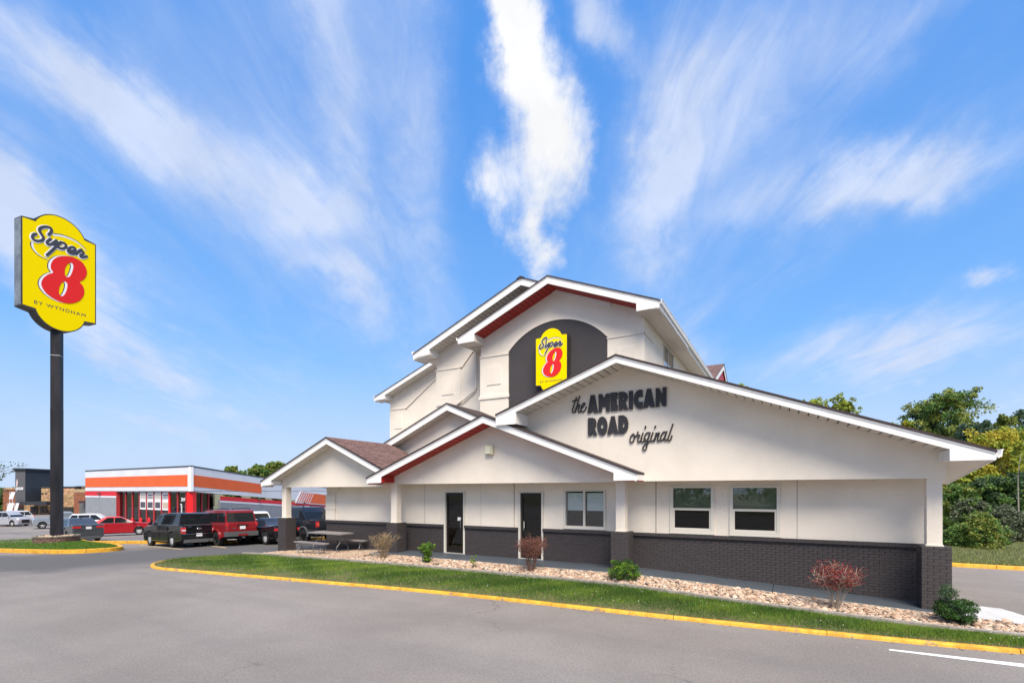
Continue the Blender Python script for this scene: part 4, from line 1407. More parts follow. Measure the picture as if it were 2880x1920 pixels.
# set-back glazed front under the deep fascia
setb = -.42
shop_glass = glassmat('shop_glass', (.55, .58, .55), .8)
nm_ = 11
inner = K0 * 0
wallbox(1.6, sA, -1.6, -.3, zw0 - .02, zw0 + .06, 0, 'fascia_soffit', w_white)
wallbox(1.4, sB, -2.2, -.3, zw0 - .02, zw0 + .06, 1, 'fascia_soffit', w_white, SL)
gl = wallbox(1.7, sA, setb - .02, setb, .3, zw0, 0, 'shop_window', shop_glass)
for i in range(10):
    s = 1.75 + (sA - 1.85) * i / 9
    wallbox(s, s + (.34 if i == 2 else .2), setb - .1, setb + .1, 0, zw0, 0, 'mullion', col_red if i == 2 else mull_red, 0, gl)
wallbox(sA - .12, sA, setb, -.02, 0, zw0, 0, 'return_wall', mull_red)
gl2 = wallbox(1.4, sB, setb - .5, setb - .48, .3, zw0, 1, 'shop_window', shop_glass)
for s in (1.5, 3.1, 4.4): wallbox(s, s + .2, setb - .6, setb - .38, 0, zw0, 1, 'mullion', mull_red, 0, gl2)
# corner column
cmid = (dl + dr_) * .55
MB().box(cmid.x - .36, cmid.x + .36, cmid.y - .36, cmid.y + .36, -.5, zw0).build('corner_column', col_red, shop)
# white door frame and the number above it
pstr = wallbox(2.6, 2.72, setb + .12, setb + .2, .2, 2.62, 0, 'door_frame', w_white)
wallbox(2.72, 2.90, setb + .12, setb + .2, 2.5, 2.62, 0, 'door_frame', w_white)
# vertical posters in the glass
paper = mat('poster_paper', (.74, .75, .76), .7)
p_ink = mat('poster_ink', (.08, .08, .10), .7)
p_warm = mat('poster_warm', (.50, .42, .33), .7)
for i in range(3, 7):
    s = 1.75 + (sA - 1.85) * i / 9
    s1 = 1.75 + (sA - 1.85) * (i - 1) / 9
    po = wallbox(s1 + .36 if i == 3 else s1 + .24, s - .05, setb + .02, setb + .05, 1.75, 4.05, 0, 'poster', paper, 0, gl)
    po['label'] = 'tall white printed poster between red mullions'
    a, b = s1 + .4, s - .16
    for z0, z1 in ((3.55, 3.72), (3.35, 3.45), (3.2, 3.28)):
        wallbox(a, b - .1 * (z0 > 3.4), setb + .055, setb + .06, z0, z1, 0, 'print_block', p_ink if i % 2 else p_warm, 0, gl)
    wallbox(a + .05, b - .05, setb + .055, setb + .06, 2.0, 2.75, 0, 'print_block', p_ink if i != 3 else p_warm, 0, gl)
# inside: lit shelving and a back wall
shelf = mat('shop_inside', (.16, .17, .13), .8, var=.8, scale=1.7, col2=(.03, .05, .035))
wallbox(5.6, sA, setb - 5.2, setb - 5.0, 0, zw0 + .5, 0, 'inner_wall', shelf)
wallbox(5.6, 9.0, setb - 5.2, setb - 5.0, -1, zw0 + .5, 1, 'inner_wall', shelf)
goods = [mat('goods_%s' % n_, c, .7) for n_, c in (('red', (.4, .04, .04)), ('pale', (.5, .5, .48)), ('amber', (.5, .22, .04)), ('green', (.06, .2, .10)))]
for i in range(46):
    s = random.uniform(4.4, sA - .8)
    z = random.choice((.7, 1.2, 1.7, 2.3, 2.9, 3.4))
    wallbox(s, s + random.uniform(.2, .6), setb - 3.4, setb - 2.9, z, z + random.uniform(.2, .4), 0, 'shelf_goods', random.choice(goods))
lampm = mat('tube_light', (.9, .95, .9), .5, emit=((.85, 1, .9), 6))
for i in range(4):
    wallbox(3 + i * 2.6, 4.3 + i * 2.6, setb - 2.6, setb - 2.4, zw0 - .15, zw0 - .08, 0, 'tube_light', lampm)
# roof slab and the rest of the box, out of sight
pts = [Vector((0, 0)), dl * L1, dl * L1 + dr_ * L2, dr_ * L2]
MB().prism([(q.x, q.y) for q in pts], zt - 3.0, zt - 2.9, 'z').build('flat_roof', w_grey, shop)
# number over the door
num = text_mesh('house_number', '304', .62, .03, w_white, 1.05, .01)
nl = Vector((-dl.y, dl.x))
if nl.dot(-K0) < 0: nl = -nl
pos = dl * 2.62 + nl * (setb + .25)
piece('house_number', num, shop, (pos.x, pos.y, 2.95), (UP, 0, ROOT1 + math.pi))
# wall lamps on the red band
for s, side, sl_ in ((L1 - 5.2, 0, 0), (14.5, 1, SL), (29.0, 1, SL)):
    wallbox(s, s + .45, .01, .35, zw0 - .42, zw0 - .25, side, 'wall_lamp', w_dark, sl_)
# slanted orange board on the long wall
def wall_poly(poly, d0, d1, nm, m_, parent):
    n_ = Vector((dr_.y, -dr_.x))
    if n_.dot(-K0) < 0: n_ = -n_
    vs = []
    for dd in (d0, d1):
        for s, z in poly:
            p = dr_ * s + n_ * dd
            vs.append((p.x, p.y, z))
    n = len(poly)
    fs = [tuple(range(n)), tuple(range(2 * n - 1, n - 1, -1))] + [(i, i + n, (i + 1) % n + n, (i + 1) % n) for i in range(n)]
    return MB().add(vs, fs).build(nm, m_, parent)
bz = lambda s, f: zo0 - SL * s + f
sb = empty('slanted_board', (K0.x, K0.y, zg), 0, 'slanted orange board with white stripes on the side wall of the parts shop', 'sign')
wall_poly([(26.0, bz(26, -1.05)), (40, bz(40, -1.05)), (42, bz(42, 1.1)), (28.2, bz(28.2, 1.1))], .02, .12, 'board', w_white, sb)
wall_poly([(31.5, bz(31.5, -.9)), (40, bz(40, -.9)), (41.6, bz(41.6, .95)), (33.2, bz(33.2, .95))], .125, .14, 'orange_field', w_orange, sb)
for i in range(6):
    s = 26.5 + i * .82
    wdt = .26 + .055 * i
    wall_poly([(s, bz(s, -.9)), (s + wdt, bz(s + wdt, -.9)), (s + wdt + 1.7, bz(s + wdt + 1.7, .95)), (s + 1.7, bz(s + 1.7, .95))], .125, .14, 'stripe', w_orange, sb)

# red bollards before the glass
bmk = MB().lathe([(.12, 0), (.12, 1.0), (.10, 1.08), (.04, 1.13)], 12).mesh('bollard', col_red, 40)
for i, (nm, u) in enumerate((('first red bollard from the grey wall before the shop glass', 372), ('middle red bollard of the three before the shop glass', 396), ('red bollard closest to the black wagon before the shop glass', 419))):
    x, y = uvp(u, 55.5)
    o = bpy.data.objects.new('bollard', bmk)
    o.location = (x, y, float(gz(x, y)))
    C.objects.link(o)
    tag(o, nm, 'bollard', 'red bollards before the shop glass')

# ---- dark towered restaurant at the far left
RY = 88.0
ru = lambda u, Y=RY: (u - 1440) / 1398 * Y
rz_ = lambda v, Y=RY: 2.5 - (v - 1380) / 1398 * Y
rg = -1.67
rest = empty('restaurant', (ru(120), RY, rg), 0, 'restaurant with dark boarded tower, tan stone walls and brick wings', 'restaurant')
RX = ru(120)
r_dark = mat('rest_dark', (.050, .055, .065), .6, var=.1, scale=1)
r_dark2 = mat('rest_canopy', (.028, .031, .040), .55)
r_brick = mat('rest_brick', (.22, .082, .045), .85, var=.25, scale=3, bump=.3)
r_tan = mat('rest_tan', (.36, .26, .16), .9, var=.15, scale=2)
r_stone = mat('rest_stone', (.40, .26, .14), .9, var=.3, scale=4, bump=.5, bscale=20, objvar=.3, hue=.02)
r_glass = mat('rest_glass', (.022, .022, .024), .15, spec=.6)


def rb(u0, u1, v0, v1, y0, y1, nm, m_, parent=None):
    """block of the restaurant from its front face (u, v at depth RY+y0) back to y1"""
    Y = RY + y0
    return MB().box(ru(u0, Y) - RX, ru(u1, Y) - RX, y0, y1, (rz_(v1, Y) if v1 else rg - 1) - rg, rz_(v0, Y) - rg).build(nm, m_, parent or rest)


rb(8, 45, 1372, None, 3, 14, 'brick_wing', r_brick)
rb(8, 45, 1370, 1376, 2.9, 14.1, 'wing_band', r_tan)
rb(117, 210, 1370, None, 1.2, 14, 'stone_wall', r_tan)
rb(116.5, 211, 1367.5, 1371.5, 1.05, 14.1, 'wall_cap', r_dark2)
rb(208, 245, 1384, None, .9, 14, 'brick_wing', r_brick)
rb(208, 245, 1375, 1384, .85, 14, 'wing_band', r_tan)
# the tower: a smooth front and lapped boards along the side towards us
tx0, tx1 = ru(43.5), ru(70.5)
TD = 4.9
tz0, tz1 = rz_(1413) - rg, rz_(1321) - rg
tower = MB().box(tx0 - RX + .02, tx1 - RX - .06, 0.05, TD, tz0, tz1).build('tower', r_dark, rest)
nb = 15
for i in range(nb):
    za, zb = tz0 + (tz1 - tz0) * i / nb, tz0 + (tz1 - tz0) * (i + 1) / nb
    MB().prism([(tx1 - RX + .05, za), (tx1 - RX - .07, za), (tx1 - RX - .07, zb), (tx1 - RX - .01, zb)], .05, TD).build('lap_board', r_dark, tower)
panel_m = mat('rest_panel', (.085, .088, .098), .6)
MB().box(tx0 - RX, tx1 - RX - .08, -.05, .05, tz0, tz1).build('smooth_panel', panel_m, tower)
MB().box(tx1 - RX - .08, tx1 - RX + .07, -.07, .05, tz0, tz1).build('corner_trim', panel_m, tower)
MB().box(tx0 - RX - .3, tx1 - RX + .3, -.25, TD + .2, tz1, tz1 + .3).box(tx0 - RX - .15, tx1 - RX + .15, -.13, TD, tz1 - .28, tz1).build('cornice', r_dark2, tower)
# lettering block and tall emblem on the tower, too small in the photo to read
sgn = mat('pale_sign', (.60, .60, .62), .5)
m_ = MB()
for i in range(5): m_.box(ru(46.5) - RX + i * .27, ru(46.5) - RX + i * .27 + .21, -.16, -.06, rz_(1377) - rg, rz_(1369.5) - rg)
m_.build('sign_letters', sgn, tower)
MB().prism([(ru(47.3) - RX, rz_(1367) - rg), (ru(51) - RX, rz_(1367) - rg), (ru(52) - RX, rz_(1354) - rg), (ru(50) - RX, rz_(1346) - rg), (ru(48) - RX, rz_(1354) - rg)], -.14, -.06).build('emblem', mat('emblem_pink', (.55, .42, .42), .5), tower)
MB().box(ru(46.5) - RX, ru(50) - RX, -.12, -.06, rz_(1380) - rg, rz_(1378.2) - rg).build('sign_underline', sgn, tower)
# stones on the tan walls
random.seed(3)
for (u0, u1, v0, v1, yy, par_) in ((117, 209, 1372.5, 1424, 1.1, None), (68, 135, 1419, 1452, .35, None)):
    Y = RY + yy
    x0, x1 = ru(u0, Y) - RX, ru(u1, Y) - RX
    z1, z0 = rz_(v0, Y) - rg, rz_(v1, Y) - rg
    wallp = MB().box(x0, x1, yy + .04, yy + .1, z0 - 2, z1).build('stone_facing', r_tan, rest)
    z = z0
    while z < z1 - .1:
        h = random.choice((.22, .30, .36))
        x = x0 + random.uniform(-.3, 0)
        while x < x1 - .15:
            l = random.uniform(.55, 1.5)
            a, b = max(x, x0), min(x + l - .05, x1)
            if b - a > .15:
                dd = random.uniform(.02, .07)
                me = MB().box(-(b - a) / 2, (b - a) / 2, -dd, .05, -h / 2 + .02, h / 2 - .02).mesh('stone', r_stone)
                piece('stone', me, wallp, ((a + b) / 2, yy, min(z + h / 2, z1 - h / 2)))
            x += l
        z += h
rb(58, 130, 1410, 1420, -2.2, .3, 'canopy', r_dark2)
rb(85, 104, 1423, 1452, .18, .3, 'doorway', r_glass)
rb(50, 66, 1427, 1446, .2, 2.0, 'dark_window', r_glass)
rb(113, 121, 1424, 1441, .18, .3, 'narrow_window', r_glass)
rb(125, 131, 1424, 1441, .18, .3, 'narrow_window', r_glass)
rb(179, 205, 1426, 1446, .95, 1.1, 'wide_window', r_glass)
rb(221, 240, 1408, 1414, -.4, .85, 'canopy', r_dark2)
rb(223, 240, 1415, 1442, .7, .88, 'side_window', mat('rest_glass2', (.11, .115, .12), .3))
for u in (117.5, 127.5):
    rb(u - .9, u + .9, 1385.5, 1389, .85, 1.02, 'wall_lamp', r_dark2)
rb(209, 217, 1366, 1371, 4, 6, 'roof_unit', w_grey)
rb(229, 241, 1367, 1376, 2, 8, 'roof_parapet', mat('rest_parapet', (.10, .09, .06), .9))
# banners leaning before the brick wing
ban = mat('banner_white', (.62, .63, .66), .6)
for i, (u0, u1, v0, v1) in enumerate(((24, 36, 1383, 1403), (17, 33, 1414, 1438), (38, 47, 1414, 1439))):
    Y = RY - 1.5
    dx_ = .45
    x0, x1, z0, z1 = ru(u0, Y), ru(u1, Y), rz_(v1, Y), rz_(v0, Y)
    m_ = MB().prism([(x0, z0), (x1, z0), (x1 + dx_, z1), (x0 + dx_, z1)], Y, Y + .06)
    m_.box(x0 + .1, x0 + .16, Y + .06, Y + .12, rg, z1).box(x1 - .16, x1 - .1, Y + .06, Y + .12, rg, z1)
    o = m_.build('banner', ban)
    tag(o, ('small white banner above the other two by the brick wing', 'wide white banner standing low beside the brick wing', 'narrow white banner next to the tower foot')[i], 'banner', 'white banners by the restaurant')
# low grey building at the very edge
MB().box(ru(-30, 100), ru(12, 100), 100, 112, -2.6, rz_(1392, 100)).build('grey_shed', mat('shed_grey', (.30, .31, .32), .8, var=.1))
tag(bpy.data.objects['grey_shed'], 'plain low grey building beyond the brick wing of the restaurant', 'building')

# ================================================================== vehicles
car_glass = mat('car_glass', (.010, .012, .014), .05, spec=.45)
car_glass_pale = mat('car_glass_pale', (.10, .12, .13), .04, spec=.9, coat=1.0)
tyre_m = mat('tyre', (.014, .014, .015), .8)
alloy = mat('alloy', (.62, .62, .63), .35, metal=.35)
alloy_dark = mat('alloy_black', (.02, .02, .022), .4, metal=.5)
chrome = mat('chrome', (.65, .65, .67), .18, metal=1.0)
lamp_red = mat('lamp_red', (.50, .02, .025), .2, spec=.7, coat=.6)
lamp_clear = mat('lamp_clear', (.62, .63, .65), .12, spec=.8, coat=.6)
lamp_amber = mat('lamp_amber', (.65, .20, .03), .25)
plate_m = mat('plate', (.70, .70, .72), .5)
under_m = mat('underbody', (.010, .010, .011), .9)
plastic = mat('grey_plastic', (.085, .088, .092), .6)


def paint(name, col, metal=.25):
    return mat('paint_' + name, col, .32, coat=.75, metal=metal, spec=.35)


def wheel_meshes(r, w_, rimcol, spokes, key, cache={}):
    if key in cache: return cache[key]
    t = MB().lathe([(r * .62, -w_ / 2), (r * .9, -w_ / 2), (r * .985, -w_ / 2 + .03), (r, 0), (r * .985, w_ / 2 - .03), (r * .9, w_ / 2), (r * .62, w_ / 2)], 28, 'y', loop=True).mesh('tyre', tyre_m, 35)
    m_ = MB()
    o = w_ / 2 - .012
    m_.lathe([(r * .56, o - .09), (r * .65, o), (r * .70, o + .010), (r * .71, o - .06), (r * .6, o - .1)], 28, 'y', loop=True)
    for i in range(spokes):
        a = 2 * math.pi * i / spokes
        ux, uz = math.cos(a), math.sin(a)
        m_.obox((ux * r * .36, o - .02, uz * r * .36), (ux * r * .30, 0, uz * r * .30), (0, .016, 0), (-uz * r * .075, 0, ux * r * .075))
    m_.lathe([(r * .17, o - .06), (r * .17, o), (.02, o + .008)], 14, 'y')
    rim = m_.mesh('rim', rimcol, 35)
    disc = MB().lathe([(r * .64, o - .075), (.01, o - .075)], 20, 'y').mesh('brake_disc', under_m)
    cache[key] = (t, rim, disc)
    return cache[key]


def make_car(name, label, cat, sp, group='cars parked in the bays'):
    s = dict(L=4.8, W=1.85, H=1.47, wb=2.84, fo=.95, r=.33, ww=.22, sill=.23, belt=.95, deck=1.05, hood=.97, nose=.72,
             cowl=.62, rf=.05, rr=-1.15, bl=-1.75, tuck=.26, rim=alloy, spokes=10, glass=car_glass, doors=2, lowtail=False)
    s.update(sp)
    W2 = s['W'] / 2
    wb, r, sill, belt = s['wb'], s['r'], s['sill'], s['belt']
    xf, xr = wb / 2 + s['fo'], wb / 2 + s['fo'] - s['L']
    pm_ = s['paint']
    root = empty(name, label=label, cat=cat, group=group)
    root.rotation_mode = 'QUATERNION'
    # ---- lower body in side view
    deck, hood, nose, cowl, bl = s['deck'], s['hood'], s['nose'], wb / 2 - .45 + s['cowl'] - .62, s['bl']
    top = [(xr + .05, sill + .10), (xr, sill + .32), (xr + .01, deck - .22), (xr + .05, deck - .03), (xr + .12, deck)]
    if bl > xr + .2: top += [(bl - .05, belt + .03)]
    top += [(bl + .1, belt + .02), (cowl, belt + .015), (cowl + .12, hood + .03), (cowl + (xf - cowl) * .55, hood), (xf - .22, nose + .10), (xf - .06, nose - .02), (xf, nose - .18), (xf - .01, sill + .2), (xf - .10, sill)]
    R_ = r + .055
    bot = []
    for cxw in (wb / 2, -wb / 2):
        ca = math.acos(max(-1, min(1, (sill - r) / R_)))
        a0_, a1_ = math.asin((sill - r) / R_), math.pi - math.asin((sill - r) / R_)
        bot += [(cxw + R_ * math.cos(t), r + R_ * math.sin(t)) for t in np.linspace(a0_, a1_, 13)]
    poly = top + bot
    nT = len(top)
    zmid = (sill + belt) / 2
    ins = []
    for i, (x, z) in enumerate(poly):
        if i < nT: ins.append((x - .05 * max(-1, min(1, x / (s['L'] * .4))) ** 3, z - (.035 if z > zmid else 0)))
        else: ins.append((x, z))
    n = len(poly)
    m_ = MB()
    vs = []
    for y, pl in ((-W2, ins), (-W2 + .07, poly), (W2 - .07, poly), (W2, ins)):
        # the ends are drawn in towards the corners, as seen from above
        for x, z in pl:
            e = max(0, abs(x) - s['L'] * .40) / (s['L'] * .1)
            yy = y * (1 - .06 * min(e, 1) ** 2)
            vs.append((x, yy, z))
    fs = [tuple(range(n)), tuple(3 * n + i for i in range(n - 1, -1, -1))]
    for k_ in range(3):
        fs += [(k_ * n + i, (k_ + 1) * n + i, (k_ + 1) * n + (i + 1) % n, k_ * n + (i + 1) % n) for i in range(n)]
    m_.add(vs, fs)
    m_.build('body', pm_, root, smooth=32)
    MB().box(xr + .3, xf - .3, -W2 + .16, W2 - .16, sill - .06, sill + .3).build('underbody', under_m, root)
    for cxw in (wb / 2, -wb / 2):
        MB().box(cxw - R_, cxw + R_, -W2 + .02, W2 - .02, r + .1, r + R_ * .8).build('wheel_well', under_m, root)
    # ---- cabin
    H, rf, rr = s['H'], s['rf'], s['rr']
    yb, yt = W2 - .05, W2 - s['tuck']
    hw = lambda z: yb + (yt - yb) * (z - belt) / (H - belt)
    pc = s['cabin'] if 'cabin' in s else [(bl, belt - .03), (rr, H - .07), (rr + .12, H - .015), (rr + (rf - rr) * .5, H), (rf - .2, H - .012), (rf, H - .06), (cowl + .06, belt - .03)]
    n = len(pc)
    m_ = MB()
    m_.add([(x, -hw(z), z) for x, z in pc] + [(x, -hw(z) + .06 if z > H - .1 else -hw(z), z + (.014 if z > H - .1 else 0)) for x, z in pc] +
           [(x, hw(z) - .06 if z > H - .1 else hw(z), z + (.014 if z > H - .1 else 0)) for x, z in pc] + [(x, hw(z), z) for x, z in pc],
           [tuple(range(n)), tuple(3 * n + i for i in range(n - 1, -1, -1))] + [(k_ * n + i, (k_ + 1) * n + i, (k_ + 1) * n + (i + 1) % n, k_ * n + (i + 1) % n) for k_ in range(3) for i in range(n)])
    m_.build('cabin', s.get('roofpaint', pm_), root, smooth=28)
    # windows
    def cab_x(z, front):
        a, b = ((pc[0], pc[1]) if not front else (pc[-1], pc[-2]))
        t = (z - a[1]) / (b[1] - a[1])
        return a[0] + (b[0] - a[0]) * t
    zb_, zt_ = belt + .035, H - s.get('header', .12)
    cuts = s['cuts']                     # pillar positions, rear to front, as fractions of the roof line
    xr0, xr1, xf0, xf1 = cab_x(zb_, 0) + .07, cab_x(zt_, 0) + .07, cab_x(zb_, 1) - .09, cab_x(zt_, 1) - .08
    for i in range(len(cuts) - 1):
        a, b = cuts[i], cuts[i + 1]
        g_ = .022
        lo = (xr0 + (xf0 - xr0) * a + (g_ if i else 0), xr0 + (xf0 - xr0) * b - (g_ if i < len(cuts) - 2 else 0))
        hi = (xr1 + (xf1 - xr1) * a + (g_ if i else 0), xr1 + (xf1 - xr1) * b - (g_ if i < len(cuts) - 2 else 0))
        # pillars stand upright: share the base position
        if 0 < i: hi = (lo[0], hi[1]) if lo[0] < hi[1] else hi
        if i < len(cuts) - 2: hi = (hi[0], lo[1]) if lo[1] > hi[0] else hi
        for sg in (-1, 1):
            q = [(lo[0], zb_), (lo[1], zb_), (min(hi[1], lo[1] + .0) if i < len(cuts) - 2 else hi[1], zt_), (hi[0], zt_)]
            MB().add([(x, sg * (hw(z) - .01), z) for x, z in q] + [(x, sg * (hw(z) + .006), z) for x, z in q],
                     [(0, 1, 2, 3), (7, 6, 5, 4), (0, 4, 5, 1), (1, 5, 6, 2), (2, 6, 7, 3), (3, 7, 4, 0)]).build('side_window', s['glass'], root)
    for front, nm in ((1, 'windscreen'), (0, 'rear_window')):
        z0, z1 = (belt + .03, H - .09) if front else (belt + s.get('rw0', .05), H - s.get('rw1', .12))
        x0, x1 = cab_x(z0, front), cab_x(z1, front)
        e = .006 if front else -.006
        i_ = .07
        MB().add([(x0 + e, -hw(z0) + i_, z0), (x0 + e, hw(z0) - i_, z0), (x1 + e, hw(z1) - i_, z1 + .004), (x1 + e, -hw(z1) + i_, z1 + .004)] +
                 [(x0 - e * 2, -hw(z0) + i_, z0), (x0 - e * 2, hw(z0) - i_, z0), (x1 - e * 2, hw(z1) - i_, z1), (x1 - e * 2, -hw(z1) + i_, z1)],
                 [(0, 1, 2, 3), (7, 6, 5, 4), (0, 4, 5, 1), (1, 5, 6, 2), (2, 6, 7, 3), (3, 7, 4, 0)]).build(nm, s.get('rwglass', s['glass']) if not front else s['glass'], root)
    # ---- doors: thin proud skins with shut lines between
    dx0, dx1 = -wb / 2 + R_ + .02, wb / 2 - R_ - .04
    nd = s['doors']
    for sg in (-1, 1):
        for i in range(nd):
            a, b = dx0 + (dx1 - dx0) * i / nd + .012, dx0 + (dx1 - dx0) * (i + 1) / nd - .012
            d = MB().prism([(a + (.12 if i == 0 else 0), sill + .09), (b, sill + .09), (b + (.04 if i == nd - 1 else 0), belt - .06), (a, belt - .06)], sg * (W2 - .02), sg * (W2 + .006)).build('door', pm_, root)
            MB().box(a + .08, a + .26, min(sg * (W2 + .006), sg * (W2 + .035)), max(sg * (W2 + .006), sg * (W2 + .035)), belt - .16, belt - .13).build('handle', s.get('handle', pm_), d)
        mx_ = cowl - .12
        MB().obox((mx_, sg * (W2 + .09), belt + .07), (.07, 0, 0), (0, .10, .0), (0, 0, .065)).build('door_mirror', s.get('mirror', pm_), root)
        if s.get('strip'):
            MB().box(bl + .1, cowl - .05, min(sg * (W2 - .03), sg * (W2 - .046 + .03)), max(sg * (W2 - .03), sg * (W2 - .046 + .03)), belt + .005, belt + .03).build('belt_strip', chrome, root)
    # ---- lights, plate, bumpers
    tl = s['tail']
    zt0, zt1, tw = tl[:3]
    for sg in (-1, 1):
        y0, y1 = sorted((sg * (W2 * .945 + .004), sg * (W2 * .945 - tw)))
        x_ = xr - .012 + s.get('tailx', 0)
        lampo = MB().box(x_, x_ + .14, y0, y1, zt0, zt1).build('tail_light', lamp_red, root)
        if s.get('tail_band'):
            MB().box(x_ - .006, x_ + .1, y0 + .01, y1 - .01, zt0 + (zt1 - zt0) * .38, zt0 + (zt1 - zt0) * .62).build('reverse_lens', lamp_clear, lampo)
            MB().box(x_ - .004, x_ + .1, y0 - .004, y1 + .004, zt0 - .02, zt0).box(x_ - .004, x_ + .1, y0 - .004, y1 + .004, zt1, zt1 + .02).build('lens_rim', chrome, lampo)
        if s.get('tail_clear'):
            MB().box(x_ - .006, x_ + .1, y0 + .02, y1 - .02, zt0 + (zt1 - zt0) * .35, zt0 + (zt1 - zt0) * .6).build('reverse_lens', s['tail_clear'], lampo)
        y0, y1 = sorted((sg * (W2 * .95), sg * (W2 * .95 - .38)))
        MB().prism([(xf - .26, nose - .02), (xf - .02, nose - .13), (xf + .006, nose - .22), (xf - .06, nose - .26), (xf - .3, nose - .10)], y0, y1).build('headlight', lamp_clear, root)
    pz0 = s.get('plate', .75)
    if pz0: MB().box(xr - .022, xr + .03, -.155, .155, pz0, pz0 + .155).build('number_plate', plate_m, root)
    gr_ = MB().box(xf - .05, xf + .012, -.5, .5, sill + .18, nose - .12)
    gr_.build('grille', s.get('grille', under_m), root)
    bp = s.get('bumper')
    if bp: MB().box(xr - .05, xr + .25, -W2 * .96, W2 * .96, bp[0], bp[1]).build('rear_bumper', bp[2], root)
    if s.get('valance', True):
        MB().box(xr + .0, xr + .2, -W2 * .8, W2 * .8, sill - .02, sill + .14).build('rear_valance', plastic, root)
    # ---- wheels
    for cxw in (wb / 2, -wb / 2):
        for sg in (-1, 1):
            t, rm, dc = wheel_meshes(r, s['ww'], s['rim'], s['spokes'], (r, s['ww'], s['rim'].name, s['spokes']))
            wo = piece('wheel', t, root, (cxw, sg * (W2 - s['ww'] / 2 - .015), r), (0, 0, 0 if sg > 0 else math.pi))
            piece('rim', rm, wo)
            piece('brake_disc', dc, wo)
    return root


SX, SY = .87, .87


def place(root, x, y, heading):
    """stand a car on the sloping ground, its nose towards the heading (degrees)"""
    h = R(heading)
    e = .5
    nrm = Vector((-(gz(x + e, y) - gz(x - e, y)) / (2 * e), -(gz(x, y + e) - gz(x, y - e)) / (2 * e), 1)).normalized()
    f = Vector((math.cos(h), math.sin(h), 0))
    f = (f - nrm * f.dot(nrm)).normalized()
    l = nrm.cross(f)
    root.location = (x, y, float(gz(x, y)))
    root.scale = (SX, SY, 1)
    root.rotation_quaternion = Matrix((f, l, nrm)).transposed().to_quaternion()


def by_wheel(root, px, py, heading, wx, wy):
    """put a car so that its wheel at local (wx, wy) stands on world (px, py)"""
    h = R(heading)
    wx, wy = wx * SX, wy * SY
    place(root, px - (wx * math.cos(h) - wy * math.sin(h)), py - (wx * math.sin(h) + wy * math.cos(h)), heading)


HD = 146
# black boxy wagon
c = make_car('parked_wagon', 'black boxy wagon with flat roof and big square red lamps in the car park', 'car',
             dict(L=5.13, W=1.93, H=1.72, wb=2.99, fo=.95, r=.385, ww=.24, sill=.27, belt=1.12, deck=1.12, hood=1.07, nose=.92, cowl=.80, rf=.32, rr=-2.30, bl=-2.38 + .0, tuck=.17,
                  paint=paint('black', (.008, .0085, .011)), cuts=(0, .30, .60, .84, 1.0), tail=(.72, 1.02, .21), tail_band=True, plate=.55, strip=True, header=.11, spokes=10, rwglass=car_glass, rw0=.0))
xr = 2.99 / 2 + .95 - 5.13
MB().box(xr - .03, xr + .02, -.80, .80, 1.105, 1.135).build('chrome_bar', chrome, c)
MB().box(xr - .03, xr + .02, -.86, .86, .66, .685).build('chrome_bar', chrome, c)
for i in range(5): MB().box(xr - .016, xr + .02, -.70, .70, .76 + i * .066, .775 + i * .066).build('tailgate_rib', paint('black', (0, 0, 0)), c)
MB().lathe([(.11, -.025), (.10, -.035), (.01, -.037)], 20, 'x').build('oval_badge', chrome, c, loc=(xr, 0, .93)).scale = (1, 1.25, .55)
MB().box(xr - .018, xr + .0, .42, .60, 1.03, 1.055).build('name_letters', chrome, c)
for y in (.52, -.52): MB().lathe([(.045, 0), (.045, .16), (.035, .16), (.035, .02)], 12, 'x').build('exhaust_tip', chrome, c, loc=(xr - .04, y, .30))
for sg in (-1, 1): MB().box(-1.0, 1.0, min(sg * .93, sg * .985), max(sg * .93, sg * .985), .30, .335).build('sill_strip', chrome, c)
by_wheel(c, -16.9, 24.85, HD, -2.99 / 2, .82)

# red upright off-roader
c = make_car('parked_offroader', 'red upright off-roader with dark tinted rear glass and black wheels', 'car',
             dict(L=4.79, W=1.90, H=1.83, wb=2.78, fo=.85, r=.385, ww=.27, sill=.42, belt=1.18, deck=1.18, hood=1.16, nose=1.03, cowl=.72, rf=.28, rr=-2.22, bl=-2.42, tuck=.15,
                  paint=paint('red', (.25, .012, .016)), cuts=(0, .27, .58, .82, 1.0), tail=(1.0, 1.2, .10), plate=.86, header=.14, rim=alloy_dark, spokes=6,
                  bumper=(.50, .74, plastic), rw0=.04, rw1=.15, valance=False, tailx=.02))
xr = 2.78 / 2 + .85 - 4.79
for sg in (-1, 1):
    MB().tube([(-2.2, sg * .62, 1.86), (-2.0, sg * .64, 1.9), (-.2, sg * .66, 1.9), (.0, sg * .66, 1.85)], .022, 6).build('roof_rail', under_m, c)
    for wx in (-1.39, 1.39):
        fl = [(wx + .50 * math.cos(t), .385 + .50 * math.sin(t)) for t in np.linspace(-.05, math.pi + .05, 13)]
        fi = [(wx + .435 * math.cos(t), .385 + .435 * math.sin(t)) for t in np.linspace(math.pi + .05, -.05, 13)]
        MB().prism(fl + fi, min(sg * .94, sg * 1.0), max(sg * .94, sg * 1.0)).build('wheel_flare', paint('red', (0, 0, 0)), c)
MB().box(xr - .075, xr - .03, -.28, .28, .52, .62).build('bumper_insert', paint('red', (0, 0, 0)), c)
MB().box(xr - .02, xr + .02, -.32, .32, 1.03, 1.08).build('plate_lamp', under_m, c)
MB().obox((xr - .005, .12, 1.25), (.01, 0, 0), (0, .22, .04), (0, -.002, .012)).build('wiper', under_m, c)
MB().box(xr - .014, xr + .0, .40, .58, .90, .93).build('name_letters', chrome, c)
MB().box(xr - .12, xr + .3, -.09, .09, .40, .48).build('tow_hitch', chrome, c)
by_wheel(c, -14.95, 25.35, HD, -2.78 / 2, .78)

